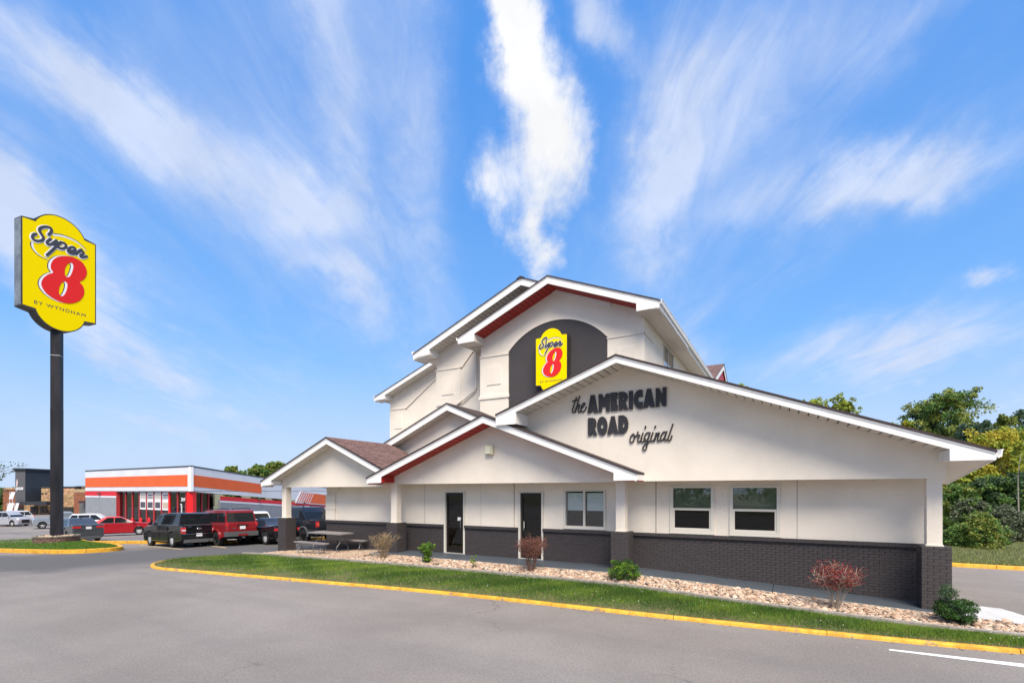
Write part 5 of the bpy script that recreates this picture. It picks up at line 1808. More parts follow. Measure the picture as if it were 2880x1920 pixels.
# black low coupe behind the pier
c = make_car('parked_coupe', 'black low coupe partly hidden by the outermost brick pier', 'car',
             dict(L=4.84, W=1.92, H=1.37, wb=2.85, fo=.95, r=.345, ww=.27, sill=.22, belt=.93, deck=1.02, hood=.95, nose=.78, cowl=.45, rf=-.05, rr=-.85, bl=-1.72, tuck=.32,
                  paint=paint('black', (0, 0, 0)), cuts=(.30, .52, 1.0), tail=(.72, .86, .42), plate=.52, doors=1, spokes=10, rwglass=car_glass_pale, rw0=.02, rw1=.05, roofpaint=paint('black', (0, 0, 0))))
by_wheel(c, -12.75, 25.9, HD, -2.85 / 2, .80)

# dark pickup with sloped cab sides
c = make_car('parked_pickup', 'black crew cab pickup with roof rails, seen under the porch gable behind the folding table', 'pickup',
             dict(L=5.6, W=2.0, H=1.93, wb=3.3, fo=.98, r=.40, ww=.27, sill=.42, belt=1.22, deck=1.26, hood=1.20, nose=1.02, cowl=.55, rf=.12, rr=-1.25, bl=-1.85, tuck=.20,
                  paint=paint('darkblue', (.014, .016, .021)), cuts=(0, .36, .70, 1.0), tail=(.88, 1.16, .15), tail_clear=lamp_amber, plate=.72, rim=alloy_dark, spokes=6,
                  bumper=(.52, .70, plastic), rwglass=car_glass, valance=False))
for sg in (-1, 1):
    MB().tube([(-1.25, sg * .66, 1.95), (-1.1, sg * .68, 2.0), (.0, sg * .68, 2.0), (.12, sg * .66, 1.93)], .024, 6).build('roof_rail', under_m, c)
    for wx in (-1.65, 1.65):
        fl = [(wx + .53 * math.cos(t), .40 + .53 * math.sin(t)) for t in np.linspace(-.05, math.pi + .05, 13)]
        fi = [(wx + .45 * math.cos(t), .40 + .45 * math.sin(t)) for t in np.linspace(math.pi + .05, -.05, 13)]
        MB().prism(fl + fi, min(sg * .99, sg * 1.04), max(sg * .99, sg * 1.04)).build('wheel_flare', plastic, c)
    # sail panel running down from cab to bed
    MB().prism([(-1.95, 1.24), (-1.3, 1.75), (-1.2, 1.75), (-1.2, 1.24)], min(sg * .90, sg * .95), max(sg * .90, sg * .95)).build('sail_panel', paint('darkblue', (0, 0, 0)), c)
MB().box(-2.85, -1.95, -.85, .85, 1.2, 1.285).build('bed_cover', under_m, c)
by_wheel(c, -10.95, 26.35, HD, -3.3 / 2, .84)

# grey saloon in front of the planter
c = make_car('parked_saloon', 'dark grey saloon behind the round brick planter, tail towards the lawn', 'car',
             dict(L=4.87, W=1.88, H=1.475, wb=2.85, fo=.98, r=.335, belt=.98, deck=1.08, hood=.97, nose=.78, cowl=.78, rf=.10, rr=-1.05, bl=-1.85, tuck=.30,
                  paint=paint('grey', (.075, .082, .092), .5), cuts=(.16, .52, 1.0), tail=(.86, .98, .46), plate=.80, rwglass=car_glass_pale, rw0=.02, rw1=.05, header=.09), group='cars parked in the open lot')
xr = 2.85 / 2 + .98 - 4.87
MB().box(xr - .016, xr + .02, -.42, .42, .985, 1.005).build('boot_trim', chrome, c)
MB().box(xr - .012, xr + .02, -.75, .75, .60, .625).build('bumper_line', plastic, c)
MB().obox((-.95, 0, 1.50), (.07, 0, .01), (0, .012, 0), (-.03, 0, .045)).build('roof_fin', under_m, c)
MB().box(xr - .014, xr, .50, .66, .80, .82).build('name_letters', chrome, c)
by_wheel(c, -26.4, 31.6, 147, -2.85 / 2, -.78)

# red saloon crossing behind it
c = make_car('parked_saloon', 'bright red saloon standing side on beyond the yellow kerb', 'car',
             dict(L=4.92, W=1.86, H=1.475, wb=2.85, fo=1.0, r=.335, belt=.97, deck=1.07, hood=.96, nose=.76, cowl=.80, rf=.16, rr=-1.0, bl=-1.95, tuck=.30,
                  paint=paint('brightred', (.40, .010, .018)), cuts=(.14, .52, 1.0), tail=(.85, .98, .40), plate=.8, strip=True, header=.08, spokes=12), group='cars parked in the open lot')
by_wheel(c, -29.1, 38.8, 35, 2.85 / 2, -.78)

# white pickup behind the off-roader
c = make_car('parked_pickup', 'white pickup glimpsed between the red off-roader and the black coupe', 'pickup',
             dict(L=5.4, W=1.95, H=1.70, wb=3.3, fo=.95, r=.38, sill=.38, belt=1.14, deck=1.18, hood=1.14, nose=1.0, cowl=.6, rf=.25, rr=-.70, bl=-.95, tuck=.20,
                  paint=paint('white', (.66, .67, .69), 0), cuts=(0, .5, 1.0), tail=(.85, 1.1, .13), plate=.6, rw0=.06, rw1=.14), group='cars parked in the open lot')
place(c, -17.4, 33.4, HD)
c = make_car('parked_saloon', 'white saloon just visible past the black pickup under the porch', 'car',
             dict(paint=paint('white', (0, 0, 0)), cuts=(.16, .52, 1.0), tail=(.82, .97, .3), wb=2.8), group='cars parked in the open lot')
place(c, -17.6, 41.5, 60)
# white crossover whose roof shows above the grey saloon
c = make_car('parked_crossover', 'white crossover whose roof shows between the sign post and the red saloon', 'car',
             dict(L=4.7, W=1.88, H=1.72, wb=2.75, r=.36, belt=1.10, deck=1.12, hood=1.06, nose=.9, cowl=.8, rf=.3, rr=-1.75, bl=-2.15, tuck=.22,
                  paint=paint('white', (0, 0, 0)), cuts=(0, .28, .62, 1.0), tail=(.95, 1.15, .2), plate=.8), group='cars parked in the open lot')
place(c, -39.0, 46.5, 20)
# grey pickup, nose towards the far left
c = make_car('parked_pickup', 'silver grey crew cab pickup with a black grille behind the sign post', 'pickup',
             dict(L=5.5, W=1.95, H=1.82, wb=3.25, fo=.95, r=.40, ww=.27, sill=.42, belt=1.20, deck=1.22, hood=1.18, nose=1.05, cowl=.50, rf=.0, rr=-1.25, bl=-1.45, tuck=.22,
                  paint=paint('silver', (.30, .34, .38), .4), cuts=(0, .48, 1.0), tail=(.85, 1.1, .13), plate=.6, spokes=6, glass=car_glass_pale), group='cars parked in the open lot')
MB().box(2.52, 2.60, -.75, .75, .55, .98).build('grille_bar', plastic, c)
by_wheel(c, -51.5, 54.5, 228, 3.25 / 2, .82)
c = make_car('parked_crossover', 'white crossover nose on between the silver wagon and the grey pickup', 'car',
             dict(L=4.6, W=1.88, H=1.66, wb=2.7, r=.36, belt=1.06, deck=1.08, hood=1.02, nose=.86, cowl=.8, rf=.3, rr=-1.7, bl=-2.1, tuck=.24,
                  paint=paint('white', (0, 0, 0)), cuts=(0, .28, .62, 1.0), tail=(.95, 1.15, .2), plate=.8), group='cars parked in the open lot')
place(c, -63.0, 62.5, 245)
c = make_car('parked_crossover', 'silver crossover cut off by the left edge beside the white banners', 'car',
             dict(L=4.8, W=1.9, H=1.74, wb=2.8, r=.37, belt=1.08, deck=1.10, hood=1.05, nose=.9, cowl=.8, rf=.35, rr=-1.8, bl=-2.2, tuck=.22,
                  paint=paint('palesilver', (.42, .43, .47), .3), cuts=(0, .25, .60, 1.0), tail=(.95, 1.15, .2), plate=.8, strip=False), group='cars parked in the open lot')
by_wheel(c, -61.0, 58.6, -6, -2.8 / 2, -.8)

# ================================================================== vegetation
random.seed(21)
rng = np.random.default_rng(21)
bark = mat('bark', (.085, .065, .048), .95, var=.3, scale=6, bump=.8, bscale=18)
bark_pale = mat('bark_pale', (.28, .26, .22), .9, var=.25, scale=6, bump=.4)
LEAF = {
    'olive': leafmat('leaf_olive', (0.2, 0.24, 0.05)),
    'green': leafmat('leaf_green', (0.12, 0.21, 0.05)),
    'yellow': leafmat('leaf_yellow', (0.42, 0.36, 0.04)),
    'lime': leafmat('leaf_lime', (0.3, 0.35, 0.045)),
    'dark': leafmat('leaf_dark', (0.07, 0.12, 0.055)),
    'blue': leafmat('leaf_bluegreen', (0.075, 0.125, 0.08)),
    'grey': leafmat('leaf_greygreen', (0.14, 0.165, 0.1)),
    'box': leafmat('leaf_box', (0.045, 0.105, 0.02), .4),
    'fresh': leafmat('leaf_fresh', (0.15, 0.27, 0.025), .35),
    'red': leafmat('leaf_red', (.23, .028, .026), .45, .03),
    'rust': leafmat('leaf_rust', (.20, .075, .055), .4, .02),
    'straw': leafmat('leaf_straw', (.24, .18, .08), .4, .02),
}


def leaves(centres, radii, per, size, squash=.8, aspect=.6):
    """quads scattered in gaussian clumps"""
    c = np.repeat(np.asarray(centres), per, axis=0)
    r_ = np.repeat(np.asarray(radii), per)[:, None]
    g_ = rng.normal(size=(len(c), 3))
    g_ /= np.maximum(np.linalg.norm(g_, axis=1, keepdims=True), 1e-6)
    rad = rng.random((len(c), 1)) ** .45
    p = c + g_ * rad * r_ * np.array([1, 1, squash])
    u = rng.normal(size=(len(c), 3)); u /= np.linalg.norm(u, axis=1, keepdims=True)
    v = np.cross(u, rng.normal(size=(len(c), 3))); v /= np.maximum(np.linalg.norm(v, axis=1, keepdims=True), 1e-6)
    s = size * rng.uniform(.6, 1.3, (len(c), 1))
    u *= s * .5
    v *= s * .5 * aspect
    return np.stack([p - u, p + v, p + u, p - v], 1).reshape(-1, 3)


def tree(name, label, x, y, z, h, rad, tone, n=32, per=72, leaf=.22, base=.35, clump=.17, trunk_m=None, lean=0.0, group=None, cat='tree', trunk=True, tone2=None, thick=.015, up=.55, round_=.62):
    """branching tree (trunk, limbs, twigs, leaves at the twig ends) or, without a trunk, a dense shrub"""
    root = empty(name, (x, y, z), random.uniform(0, 6.3), label, cat, group)
    cs, rs = [], []
    m_ = MB()
    if trunk:
        r0 = max(.04, h * thick)
        pts = [(0, 0, -.3), (random.uniform(-.1, .1), random.uniform(-.1, .1), h * .3), (lean * h * .5 + random.uniform(-.25, .25), random.uniform(-.25, .25), h * .62), (lean * h * .9 + random.uniform(-.2, .2), random.uniform(-.2, .2), h * .92)]
        tr = spline(pts, 6)
        m_.tube(tr, [r0 * (1 - .86 * i / (len(tr) - 1)) for i in range(len(tr))], 7)
        for i in range(n):
            t = base + (1 - base) * ((i + random.random()) / n)
            s0 = tr[int(min(.99, t * .96) * (len(tr) - 1))]
            a = i * 2.4 + random.uniform(-.5, .5)
            tt = (t - base) / (1 - base)
            prof = (math.sin(math.pi * (.12 + .80 * tt)) ** round_) * random.uniform(.62, 1.12)
            L = rad * prof
            el = random.uniform(.05, .5) + up * tt
            d = Vector((math.cos(a) * math.cos(el), math.sin(a) * math.cos(el), math.sin(el)))
            e = s0 + d * L
            e.z = min(e.z, h * random.uniform(.95, 1.03))
            mid = s0.lerp(e, .5) + Vector((0, 0, -.06 * L))
            rl = r0 * .34 * (1 - .7 * tt)
            m_.tube([s0, mid, e], [rl, rl * .6, rl * .2], 4)
            for j in range(7):
                q = random.uniform(.3, 1.02)
                b = (s0.lerp(mid, q * 2) if q < .5 else mid.lerp(e, q * 2 - 1))
                dd = Vector((random.gauss(0, 1), random.gauss(0, 1), random.gauss(.25, .7))).normalized() * L * random.uniform(.16, .42)
                c_ = b + dd
                m_.tube([b, c_], [rl * .3, rl * .1], 3)
                cs.append(tuple(c_)); rs.append(rad * clump * random.uniform(.6, 1.35))
        m_.build('trunk', trunk_m or bark, root, smooth=60, recalc=False)
    else:
        for i in range(n * 5):
            t = random.random()
            a = random.uniform(0, 6.283)
            prof = math.sqrt(max(0.02, 1 - (t * .98) ** 2.4)) * (.82 + .18 * math.sin(3 * a + 5 * t))
            rr = rad * prof * random.random() ** .33
            cs.append((rr * math.cos(a), rr * math.sin(a), h * (.03 + .93 * t) * random.uniform(.92, 1.04))); rs.append(rad * clump * random.uniform(.6, 1.4))
        for c_ in cs[::9]: m_.tube([(random.uniform(-.1, .1), random.uniform(-.1, .1), -.1), (c_[0] * .5, c_[1] * .5, c_[2] * .55), c_], [.03, .02, .006], 4)
        m_.build('stems', bark, root, recalc=False)
    idx = list(range(len(cs)))
    random.shuffle(idx)
    k1 = len(idx) if not tone2 else int(len(idx) * .62)
    for part_, tn in ((idx[:k1], tone), (idx[k1:], tone2)):
        if part_:
            np_obj('crown', np_mesh('crown', leaves([cs[q] for q in part_], [rs[q] for q in part_], per, leaf), 4, LEAF[tn]), root)
    return root


def at(u, Y):
    return (u - 1440) / 1398 * Y


def tree_uv(u, vtop, Y, wpx, tone, label, z0=None, **kw):
    x = at(u, Y)
    z0 = .6 if z0 is None else z0
    h = 2.5 - (vtop - 1380) / 1398 * Y - z0
    rad = wpx / 2 / 1398 * Y * kw.pop('wf', .98)
    return tree(kw.pop('name', 'tree'), label, x, Y, z0, h, rad, tone, **kw)


GR = 'trees of the wood beyond the far car park'
tree_uv(2662, 1088, 56, 205, 'olive', 'tallest olive green tree rising over the low end of the gable roof', leaf=.30, base=.3, tone2='green', group=GR)
tree_uv(2588, 1108, 60, 120, 'blue', 'blue green pine beside the tallest tree above the roof edge', leaf=.30, base=.25, name='pine_tree', group=GR)
tree_uv(2530, 1166, 50, 120, 'yellow', 'small yellowing tree showing just over the roof edge', leaf=.24, base=.25, tone2='lime', group=GR)
tree_uv(2752, 1180, 48, 150, 'blue', 'dense dark blue green tree with a rounded top', leaf=.24, base=.15, tone2='dark', group=GR)
tree_uv(2868, 1140, 62, 110, 'dark', 'thin open tree with small leaves at the right edge', leaf=.26, base=.4, n=22, per=26, clump=.16, thick=.008, up=.9, group=GR)
tree_uv(2806, 1160, 60, 110, 'olive', 'open topped olive tree between the dark tree and the thin tree', leaf=.28, base=.35, group=GR)
tree_uv(2800, 1205, 37, 210, 'yellow', 'large yellow green tree lit against the dark wood', leaf=.19, base=.1, tone2='lime', group=GR)
tree_uv(2890, 1190, 38, 150, 'lime', 'lime green tree half cut by the right edge', leaf=.2, base=.1, tone2='green', group=GR)
tree_uv(2715, 1300, 31, 150, 'lime', 'yellowing tree leaning out above the shrubs beside the white post', leaf=.17, base=.05, tone2='yellow', group=GR)
tree_uv(2690, 1370, 28, 120, 'green', 'leafy green tree low beside the white post', leaf=.16, base=0.02, tone2='olive', group=GR)
tree_uv(2800, 1350, 29, 150, 'green', 'mid green tree in the middle of the wood edge', leaf=.17, base=.05, tone2='dark', group=GR)
tree_uv(2880, 1330, 30, 120, 'dark', 'dark green tree behind the slim pale trunk', leaf=.17, base=.05, tone2='green', group=GR)
tree_uv(2866, 1215, 24.5, 60, 'lime', 'slim pale trunk with few leaves near the right edge', leaf=.13, base=.7, n=9, per=20, thick=.0085, trunk_m=bark_pale, z0=.35, group=GR)
SB = 'shrubs along the far kerb'
tree_uv(2703, 1480, 21.5, 105, 'green', 'rounded green shrub closest to the brick pier', z0=.1, n=34, per=40, leaf=.10, base=0.0, trunk=False, name='shrub', clump=.2, group=SB, cat='shrub', wf=1)
tree_uv(2765, 1445, 20.8, 120, 'olive', 'broad olive shrub by the yellow kerb with arching top', z0=.1, n=34, per=40, leaf=.10, base=0.0, trunk=False, name='shrub', clump=.2, tone2='green', group=SB, cat='shrub', wf=1)
tree_uv(2828, 1425, 23.0, 120, 'grey', 'grey green feathery shrub behind the olive one', z0=.2, leaf=.11, base=0.0, trunk=False, name='shrub', clump=.2, group=SB, cat='shrub', wf=1)
tree_uv(2740, 1400, 24.5, 120, 'grey', 'tall grey green shrub behind the row', z0=.2, leaf=.12, base=0.0, trunk=False, name='shrub', clump=.2, tone2='green', group=SB, cat='shrub', wf=1)
tree_uv(2890, 1440, 26, 130, 'dark', 'dark shrub under the trees at the right edge', z0=.3, leaf=.13, base=0.0, trunk=False, name='shrub', clump=.2, group=SB, cat='shrub', wf=1)
# tops that clear the roof further left
tree_uv(2072, 1062, 68, 105, 'lime', 'light green tree top just clear of the red dormer', leaf=.30, base=.72, n=22, per=26, clump=.16, thick=.008, up=.9, group=GR)
tree_uv(2292, 1103, 62, 110, 'lime', 'light leafy tree top with arching twigs behind the long roof slope', leaf=.28, base=.72, n=22, per=26, clump=.16, thick=.008, up=.9, group=GR)
tree_uv(2372, 1095, 60, 100, 'lime', 'taller of the two light leafy tree tops behind the long roof slope', leaf=.28, base=.72, tone2='olive', n=22, per=26, clump=.16, thick=.008, up=.9, group=GR)
tree_uv(2438, 1165, 58, 60, 'lime', 'wispy tree top low behind the roof edge', leaf=.26, base=.6, n=22, per=26, clump=.16, thick=.008, up=.9, group=GR)
# a mass of wood behind, one dark screen of leaves
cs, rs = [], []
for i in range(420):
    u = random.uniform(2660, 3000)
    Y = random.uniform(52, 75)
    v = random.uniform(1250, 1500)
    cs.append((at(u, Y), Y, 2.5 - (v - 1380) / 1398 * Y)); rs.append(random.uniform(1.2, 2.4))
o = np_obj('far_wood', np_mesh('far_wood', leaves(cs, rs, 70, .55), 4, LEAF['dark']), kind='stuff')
# trees behind the shop and on the far left
GL = 'trees behind the parts shop'
tree_uv(652, 1308, 125, 70, 'olive', 'round olive tree standing alone above the shop parapet', z0=-1.7, leaf=.5, base=.2, tone2='green', group=GL)
tree_uv(722, 1306, 125, 85, 'green', 'green tree above the shop parapet next to the porch gable', z0=-1.7, leaf=.5, base=.2, tone2='olive', group=GL)
tree_uv(775, 1293, 128, 80, 'olive', 'taller olive tree whose top meets the porch gable edge', z0=-1.7, leaf=.5, base=.2, tone2='green', group=GL)
tree_uv(602, 1316, 140, 30, 'dark', 'tiny tree top peeping over the shop parapet', z0=-1.7, leaf=.5, base=.5, group=GL)
tree_uv(2, 1376, 100, 40, 'green', 'bushy tree behind the restaurant at the left edge', z0=-1.7, leaf=.4, base=.1)
# thin twigs reaching into the picture from the left
tw = empty('street_tree', (at(-60, 44), 44, -1.6), 0, 'nearly bare street tree reaching in from the left edge', 'tree')
m_ = MB()
tips = []
m_.tube([(0, 0, -.2), (.05, 0, 2.5), (.0, 0, 4.5), (.2, 0, 6.6)], [.12, .09, .06, .02], 6)
for i in range(34):
    z = random.uniform(2.2, 5.6)
    L = random.uniform(1.2, 3.3)
    a = random.uniform(-1.1, 1.1)
    e = Vector((L * math.cos(a), L * math.sin(a), L * random.uniform(.15, .7)))
    p0 = Vector((0, 0, z))
    m_.tube([p0, p0 + e * .5 + Vector((0, 0, .12)), p0 + e], [.02, .012, .005], 4)
    for j in range(5):
        t = random.uniform(.4, 1)
        b = p0 + e * t
        q = b + Vector((random.uniform(-.2, .5), random.uniform(-.4, .4), random.uniform(0, .5)))
        m_.tube([b, q], [.007, .004], 3)
        tips.append(tuple(q))
m_.build('trunk', bark, tw, recalc=False)
np_obj('crown', np_mesh('crown', leaves(tips, [.16] * len(tips), 3, .16), 4, LEAF['dark']), tw)
# what the windows look out on: the wooded side of the road behind the viewer
cs, rs = [], []
for i in range(260):
    x = random.uniform(-80, 60)
    hh = 5 + 3.5 * math.sin(x * .11) + 2.5 * math.sin(x * .31 + 1)
    cs.append((x, random.uniform(-62, -46), random.uniform(0, max(2, hh)))); rs.append(random.uniform(1.4, 2.6))
np_obj('roadside_wood', np_mesh('roadside_wood', leaves(cs, rs, 60, .8), 4, LEAF['green']), kind='stuff')

# ------------------------------------------------------------------ planting bed
def bed_z(x, y):
    t = (y - ip(EDGE, x)) / max(.1, ip(WALK, x) - ip(EDGE, x))
    return float((zedge(x) - .05) * (1 - t) + (zwalk(x) - .035) * t + .02 * math.sin(math.pi * min(1, max(0, t))))


def leafy_bush(label, x, y, w_, h, tone, tone2, n=60, per=60, leaf=.035, spike=None, vee=False, group=None, stemcol=None):
    root = empty('bush', LW(x, y, bed_z(x, y)), 0, label, 'bush', group)
    cs, rs = [], []
    for i in range(n):
        t = random.random()
        a = random.uniform(0, 6.283)
        prof = .55 + .45 * math.sin(math.pi * min(1, .15 + t * .75))
        if vee: prof = .25 + .75 * t
        rr = w_ / 2 * prof * random.random() ** .4
        cs.append((rr * math.cos(a), rr * math.sin(a), h * (.1 + .8 * t))); rs.append(w_ * .11)
    if spike:
        for i in range(n // 4):
            t = random.random()
            cs.append((spike[0] + random.uniform(-.09, .09), random.uniform(-.1, .1), h * .5 + (spike[1] - h * .5) * t)); rs.append(.08)
    m_ = MB()
    for c_ in cs[::3]: m_.tube([(random.uniform(-.04, .04), random.uniform(-.04, .04), -.03), (c_[0] * .5, c_[1] * .5, c_[2] * .5), c_], [.010, .007, .003], 4)
    m_.build('stems', bark, root, recalc=False)
    k_ = int(len(cs) * .62)
    np_obj('foliage', np_mesh('foliage', leaves(cs[:k_], rs[:k_], per, leaf), 4, LEAF[tone]), root)
    np_obj('foliage', np_mesh('foliage', leaves(cs[k_:], rs[k_:], per, leaf), 4, LEAF[tone2]), root)
    return root


def twig_bush(label, x, y, w_, h, tone, nstem=16, nt=14, leaf=.035, per=4, bare=False, stem=None, crown0=.45, group=None):
    root = empty('twiggy_bush', LW(x, y, bed_z(x, y)), 0, label, 'bush', group)
    m_ = MB()
    tips = []
    for i in range(nstem):
        a = random.uniform(0, 6.283)
        sp_ = random.random() ** .6
        p0 = Vector((.05 * math.cos(a), .05 * math.sin(a), -.03))
        p3 = Vector((w_ / 2 * sp_ * math.cos(a), w_ / 2 * sp_ * math.sin(a), h * random.uniform(.78, 1.0) * (1 - .18 * sp_)))
        p1 = p0.lerp(p3, .35) + Vector((0, 0, .10 * h))
        pts = spline([p0, p1, p0.lerp(p3, .7) + Vector((0, 0, .05 * h)), p3], 4)
        m_.tube(pts, [.0085 - .006 * k / (len(pts) - 1) for k in range(len(pts))], 4)
        for j in range(nt):
            t = random.uniform(crown0, 1)
            b = pts[min(len(pts) - 1, int(t * (len(pts) - 1)))]
            d = Vector((random.uniform(-1, 1), random.uniform(-1, 1), random.uniform(.0, 1.1))) * h * .17
            m_.tube([b, b + d * .55 + Vector((0, 0, .01)), b + d], [.0038, .003, .0018], 3)
            tips += [tuple(b + d), tuple(b + d * .55)]
    m_.build('stems', stem or bark, root, recalc=False)
    np_obj('foliage', np_mesh('foliage', leaves(tips, [.045] * len(tips), per, leaf), 4, LEAF[tone]), root)
    return root


stem_tan = mat('stem_tan', (.26, .19, .11), .9, var=.2)
stem_red = mat('stem_red', (.16, .085, .065), .9, var=.2)
stem_pale = mat('stem_pale', (.33, .27, .22), .9, var=.2)
twig_bush('bare tan twiggy bush by the second brick pier', -14.35, -.97, 1.15, .92, 'straw', 30, 16, .022, 1, stem=stem_tan, crown0=.3)
leafy_bush('bright green upright bush left of the first glass door', -12.40, -1.09, .62, .70, 'fresh', 'box', 70, 34, .045, vee=True)
leafy_bush('tiny sprouting plant with yellow tip and pink stalk in the stones', -10.60, -1.19, .26, .42, 'lime', 'fresh', 12, 26, .035)
twig_bush('rust brown twiggy bush in front of the second glass door', -8.75, -1.06, .92, 1.08, 'rust', 26, 22, .030, 3, stem=stem_red)
leafy_bush('dense dark green bush at the foot of the third brick pier', -6.12, -1.04, .78, .52, 'box', 'fresh', 110, 70, .030)
twig_bush('red leaved bush on pale forked stems before the long brick wall', -1.62, -1.2, .90, .98, 'red', 24, 24, .034, 4, stem=stem_pale, crown0=.5)
leafy_bush('dark green bush with a raised tuft at the corner brick pier', .30, -1.16, .68, .46, 'box', 'dark', 110, 70, .032, spike=(-.17, .78))

# ------------------------------------------------------------------ river stones
rockm = bpy.data.materials.new('river_stone')
rockm.use_nodes = True
k = NB(rockm.node_tree)
p = rockm.node_tree.nodes['Principled BSDF']


def rock_mat(m_, src_island):
    k = NB(m_.node_tree)
    p = m_.node_tree.nodes['Principled BSDF']
    r_ = k.n('ShaderNodeNewGeometry').outputs['Random Per Island'] if src_island else k.n('ShaderNodeObjectInfo').outputs['Random']
    cr = k.n('ShaderNodeValToRGB')
    cols = [(0, (.33, .20, .13)), (.2, (.50, .33, .22)), (.4, (.60, .46, .34)), (.6, (.52, .40, .30)), (.75, (.62, .52, .42)), (.88, (.42, .27, .18)), (1, (.30, .25, .22))]
    while len(cr.color_ramp.elements) < len(cols): cr.color_ramp.elements.new(.5)
    for e, (q, c_) in zip(cr.color_ramp.elements, cols):
        e.position = q; e.color = (*c_, 1)
    k.put(cr.inputs[0], r_)
    co = k.n('ShaderNodeTexCoord').outputs['Object']
    f = k.smooth(k.noise(co, 22, 5, .65), .3, .7, .72, 1.12)
    cc = k.n('ShaderNodeCombineXYZ')
    for i in range(3): k.put(cc.inputs[i], f)
    c_ = k.mix(1.0, cr.outputs[0], cc.outputs[0], 'MULTIPLY')
    m_.node_tree.links.new(c_, p.inputs['Base Color'])
    p.inputs['Roughness'].default_value = .8


rock_mat(rockm, False)
rockm2 = bpy.data.materials.new('river_stone_mass')
rockm2.use_nodes = True
rock_mat(rockm2, True)


def rock_shape():
    vs, fs = [], []
    n = 6
    vs.append((0, 0, -1))
    for j in range(1, 4):
        a = -math.pi / 2 + math.pi * j / 4
        for i in range(n):
            b = 2 * math.pi * (i + .5 * (j % 2)) / n
            q = 1 + random.uniform(-.22, .2)
            vs.append((math.cos(a) * math.cos(b) * q, math.cos(a) * math.sin(b) * q, math.sin(a) * q))
    vs.append((0, 0, 1))
    fs += [(0, 1 + (i + 1) % n, 1 + i) for i in range(n)]
    for j in range(2):
        for i in range(n):
            a0, a1 = 1 + j * n + i, 1 + j * n + (i + 1) % n
            b0, b1 = a0 + n, a1 + n
            fs += [(a0, a1, b1), (a0, b1, b0)]
    fs += [(1 + 2 * n + i, 1 + 2 * n + (i + 1) % n, 1 + 3 * n) for i in range(n)]
    return vs, fs


SHP = [rock_shape() for _ in range(7)]
rmesh = []
for v_, f_ in SHP:
    rmesh.append(MB().add(v_, f_).mesh('river_stone', rockm, 60))
rocks = []
bushes = [(-14.35, -.97), (-12.4, -1.09), (-8.75, -1.06), (-6.12, -1.04), (-1.62, -1.2), (.3, -1.16)]
for i in range(5600):
    x = random.uniform(-15.35, 3.4)
    lo, hi = ip(EDGE, x) + .09, ip(WALK, x) - .05
    y = random.uniform(lo, hi)
    if x < -14.9 and y > lo + (x + 15.45) * 1.6: continue
    s = random.choice((.024, .028, .032, .036, .04, .048, .06)) * random.uniform(.85, 1.15)
    rocks.append((x, y, bed_z(x, y) + s * random.uniform(.05, .5), s))
rocks.append((1.05, -.95, bed_z(1.05, -.95) + .06, .12))
camL3 = np.array(camL)
rocks.sort(key=lambda q: -(q[3] / np.linalg.norm(np.array(q[:3]) - camL3)) if q[0] < 1.9 else 0)
bed = bpy.data.objects['planting_bed_soil']
for x, y, z, s in rocks[:300]:
    piece('river_stone', random.choice(rmesh), bed, (x, y, z), (random.uniform(-.4, .4), random.uniform(-.4, .4), random.uniform(0, 6.3)), (s * random.uniform(.9, 1.4), s * random.uniform(.8, 1.1), s * random.uniform(.55, .8)))
mass = MB()
for x, y, z, s in rocks[300:]:
    v_, f_ = random.choice(SHP)
    a = random.uniform(0, 6.3)
    sx, sy, sz = s * random.uniform(.9, 1.4), s * random.uniform(.8, 1.1), s * random.uniform(.55, .8)
    ca, sa = math.cos(a), math.sin(a)
    mass.add([(x + q[0] * sx * ca - q[1] * sy * sa, y + q[0] * sx * sa + q[1] * sy * ca, z + q[2] * sz) for q in v_], f_)
mass.build('river_stones', rockm2, bed, kind='stuff', recalc=False, smooth=60)
# fine gravel of the yard and the stones in the planter
peb = MB()
for i in range(1500):
    x = random.uniform(-20.9, -15.4)
    y = random.uniform(ip(EDGE, x) + .08, .3)
    t = (y - ip(EDGE, x)) / max(.2, .84 - ip(EDGE, x))
    z = (zedge(x) - .02) * (1 - t) + zwalk(x) * t
    s = random.uniform(.014, .03)
    v_, f_ = random.choice(SHP)
    peb.add([(x + q[0] * s * 1.2, y + q[1] * s, z + .006 + q[2] * s * .6) for q in v_], f_)
peb.build('gravel', rockm2, loc=FRAME['loc'], rot=(0, 0, RZ), kind='stuff', recalc=False)
pr = MB()
for i in range(130):
    a, r_ = random.uniform(0, 6.3), .72 * random.random() ** .5
    s = random.uniform(.04, .08)
    v_, f_ = random.choice(SHP)
    pr.add([(r_ * math.cos(a) + q[0] * s, r_ * math.sin(a) + q[1] * s, .49 + random.uniform(0, .05) + q[2] * s * .7) for q in v_], f_)
pr.build('planter_stones', rockm2, ring_o, kind='stuff', recalc=False)

# ------------------------------------------------------------------ grass
def blades(X, Y, Z, hmin, hmax, wd, m_, name, frame, base_rng=rng):
    n = len(X)
    h = base_rng.uniform(hmin, hmax, n)
    a = base_rng.uniform(0, 6.283, n)
    ln = base_rng.uniform(0, .75, n) * h
    b = base_rng.uniform(0, 6.283, n)
    w2 = wd * base_rng.uniform(.6, 1.3, n)
    p = np.stack([X, Y, Z], 1)
    off = np.stack([np.cos(a) * w2, np.sin(a) * w2, np.zeros(n)], 1)
    tip = p + np.stack([np.cos(b) * ln, np.sin(b) * ln, h], 1)
    V = np.stack([p - off, p + off, tip], 1).reshape(-1, 3)
    return np_obj(name, np_mesh(name, V, 3, m_), kind='stuff', **frame)


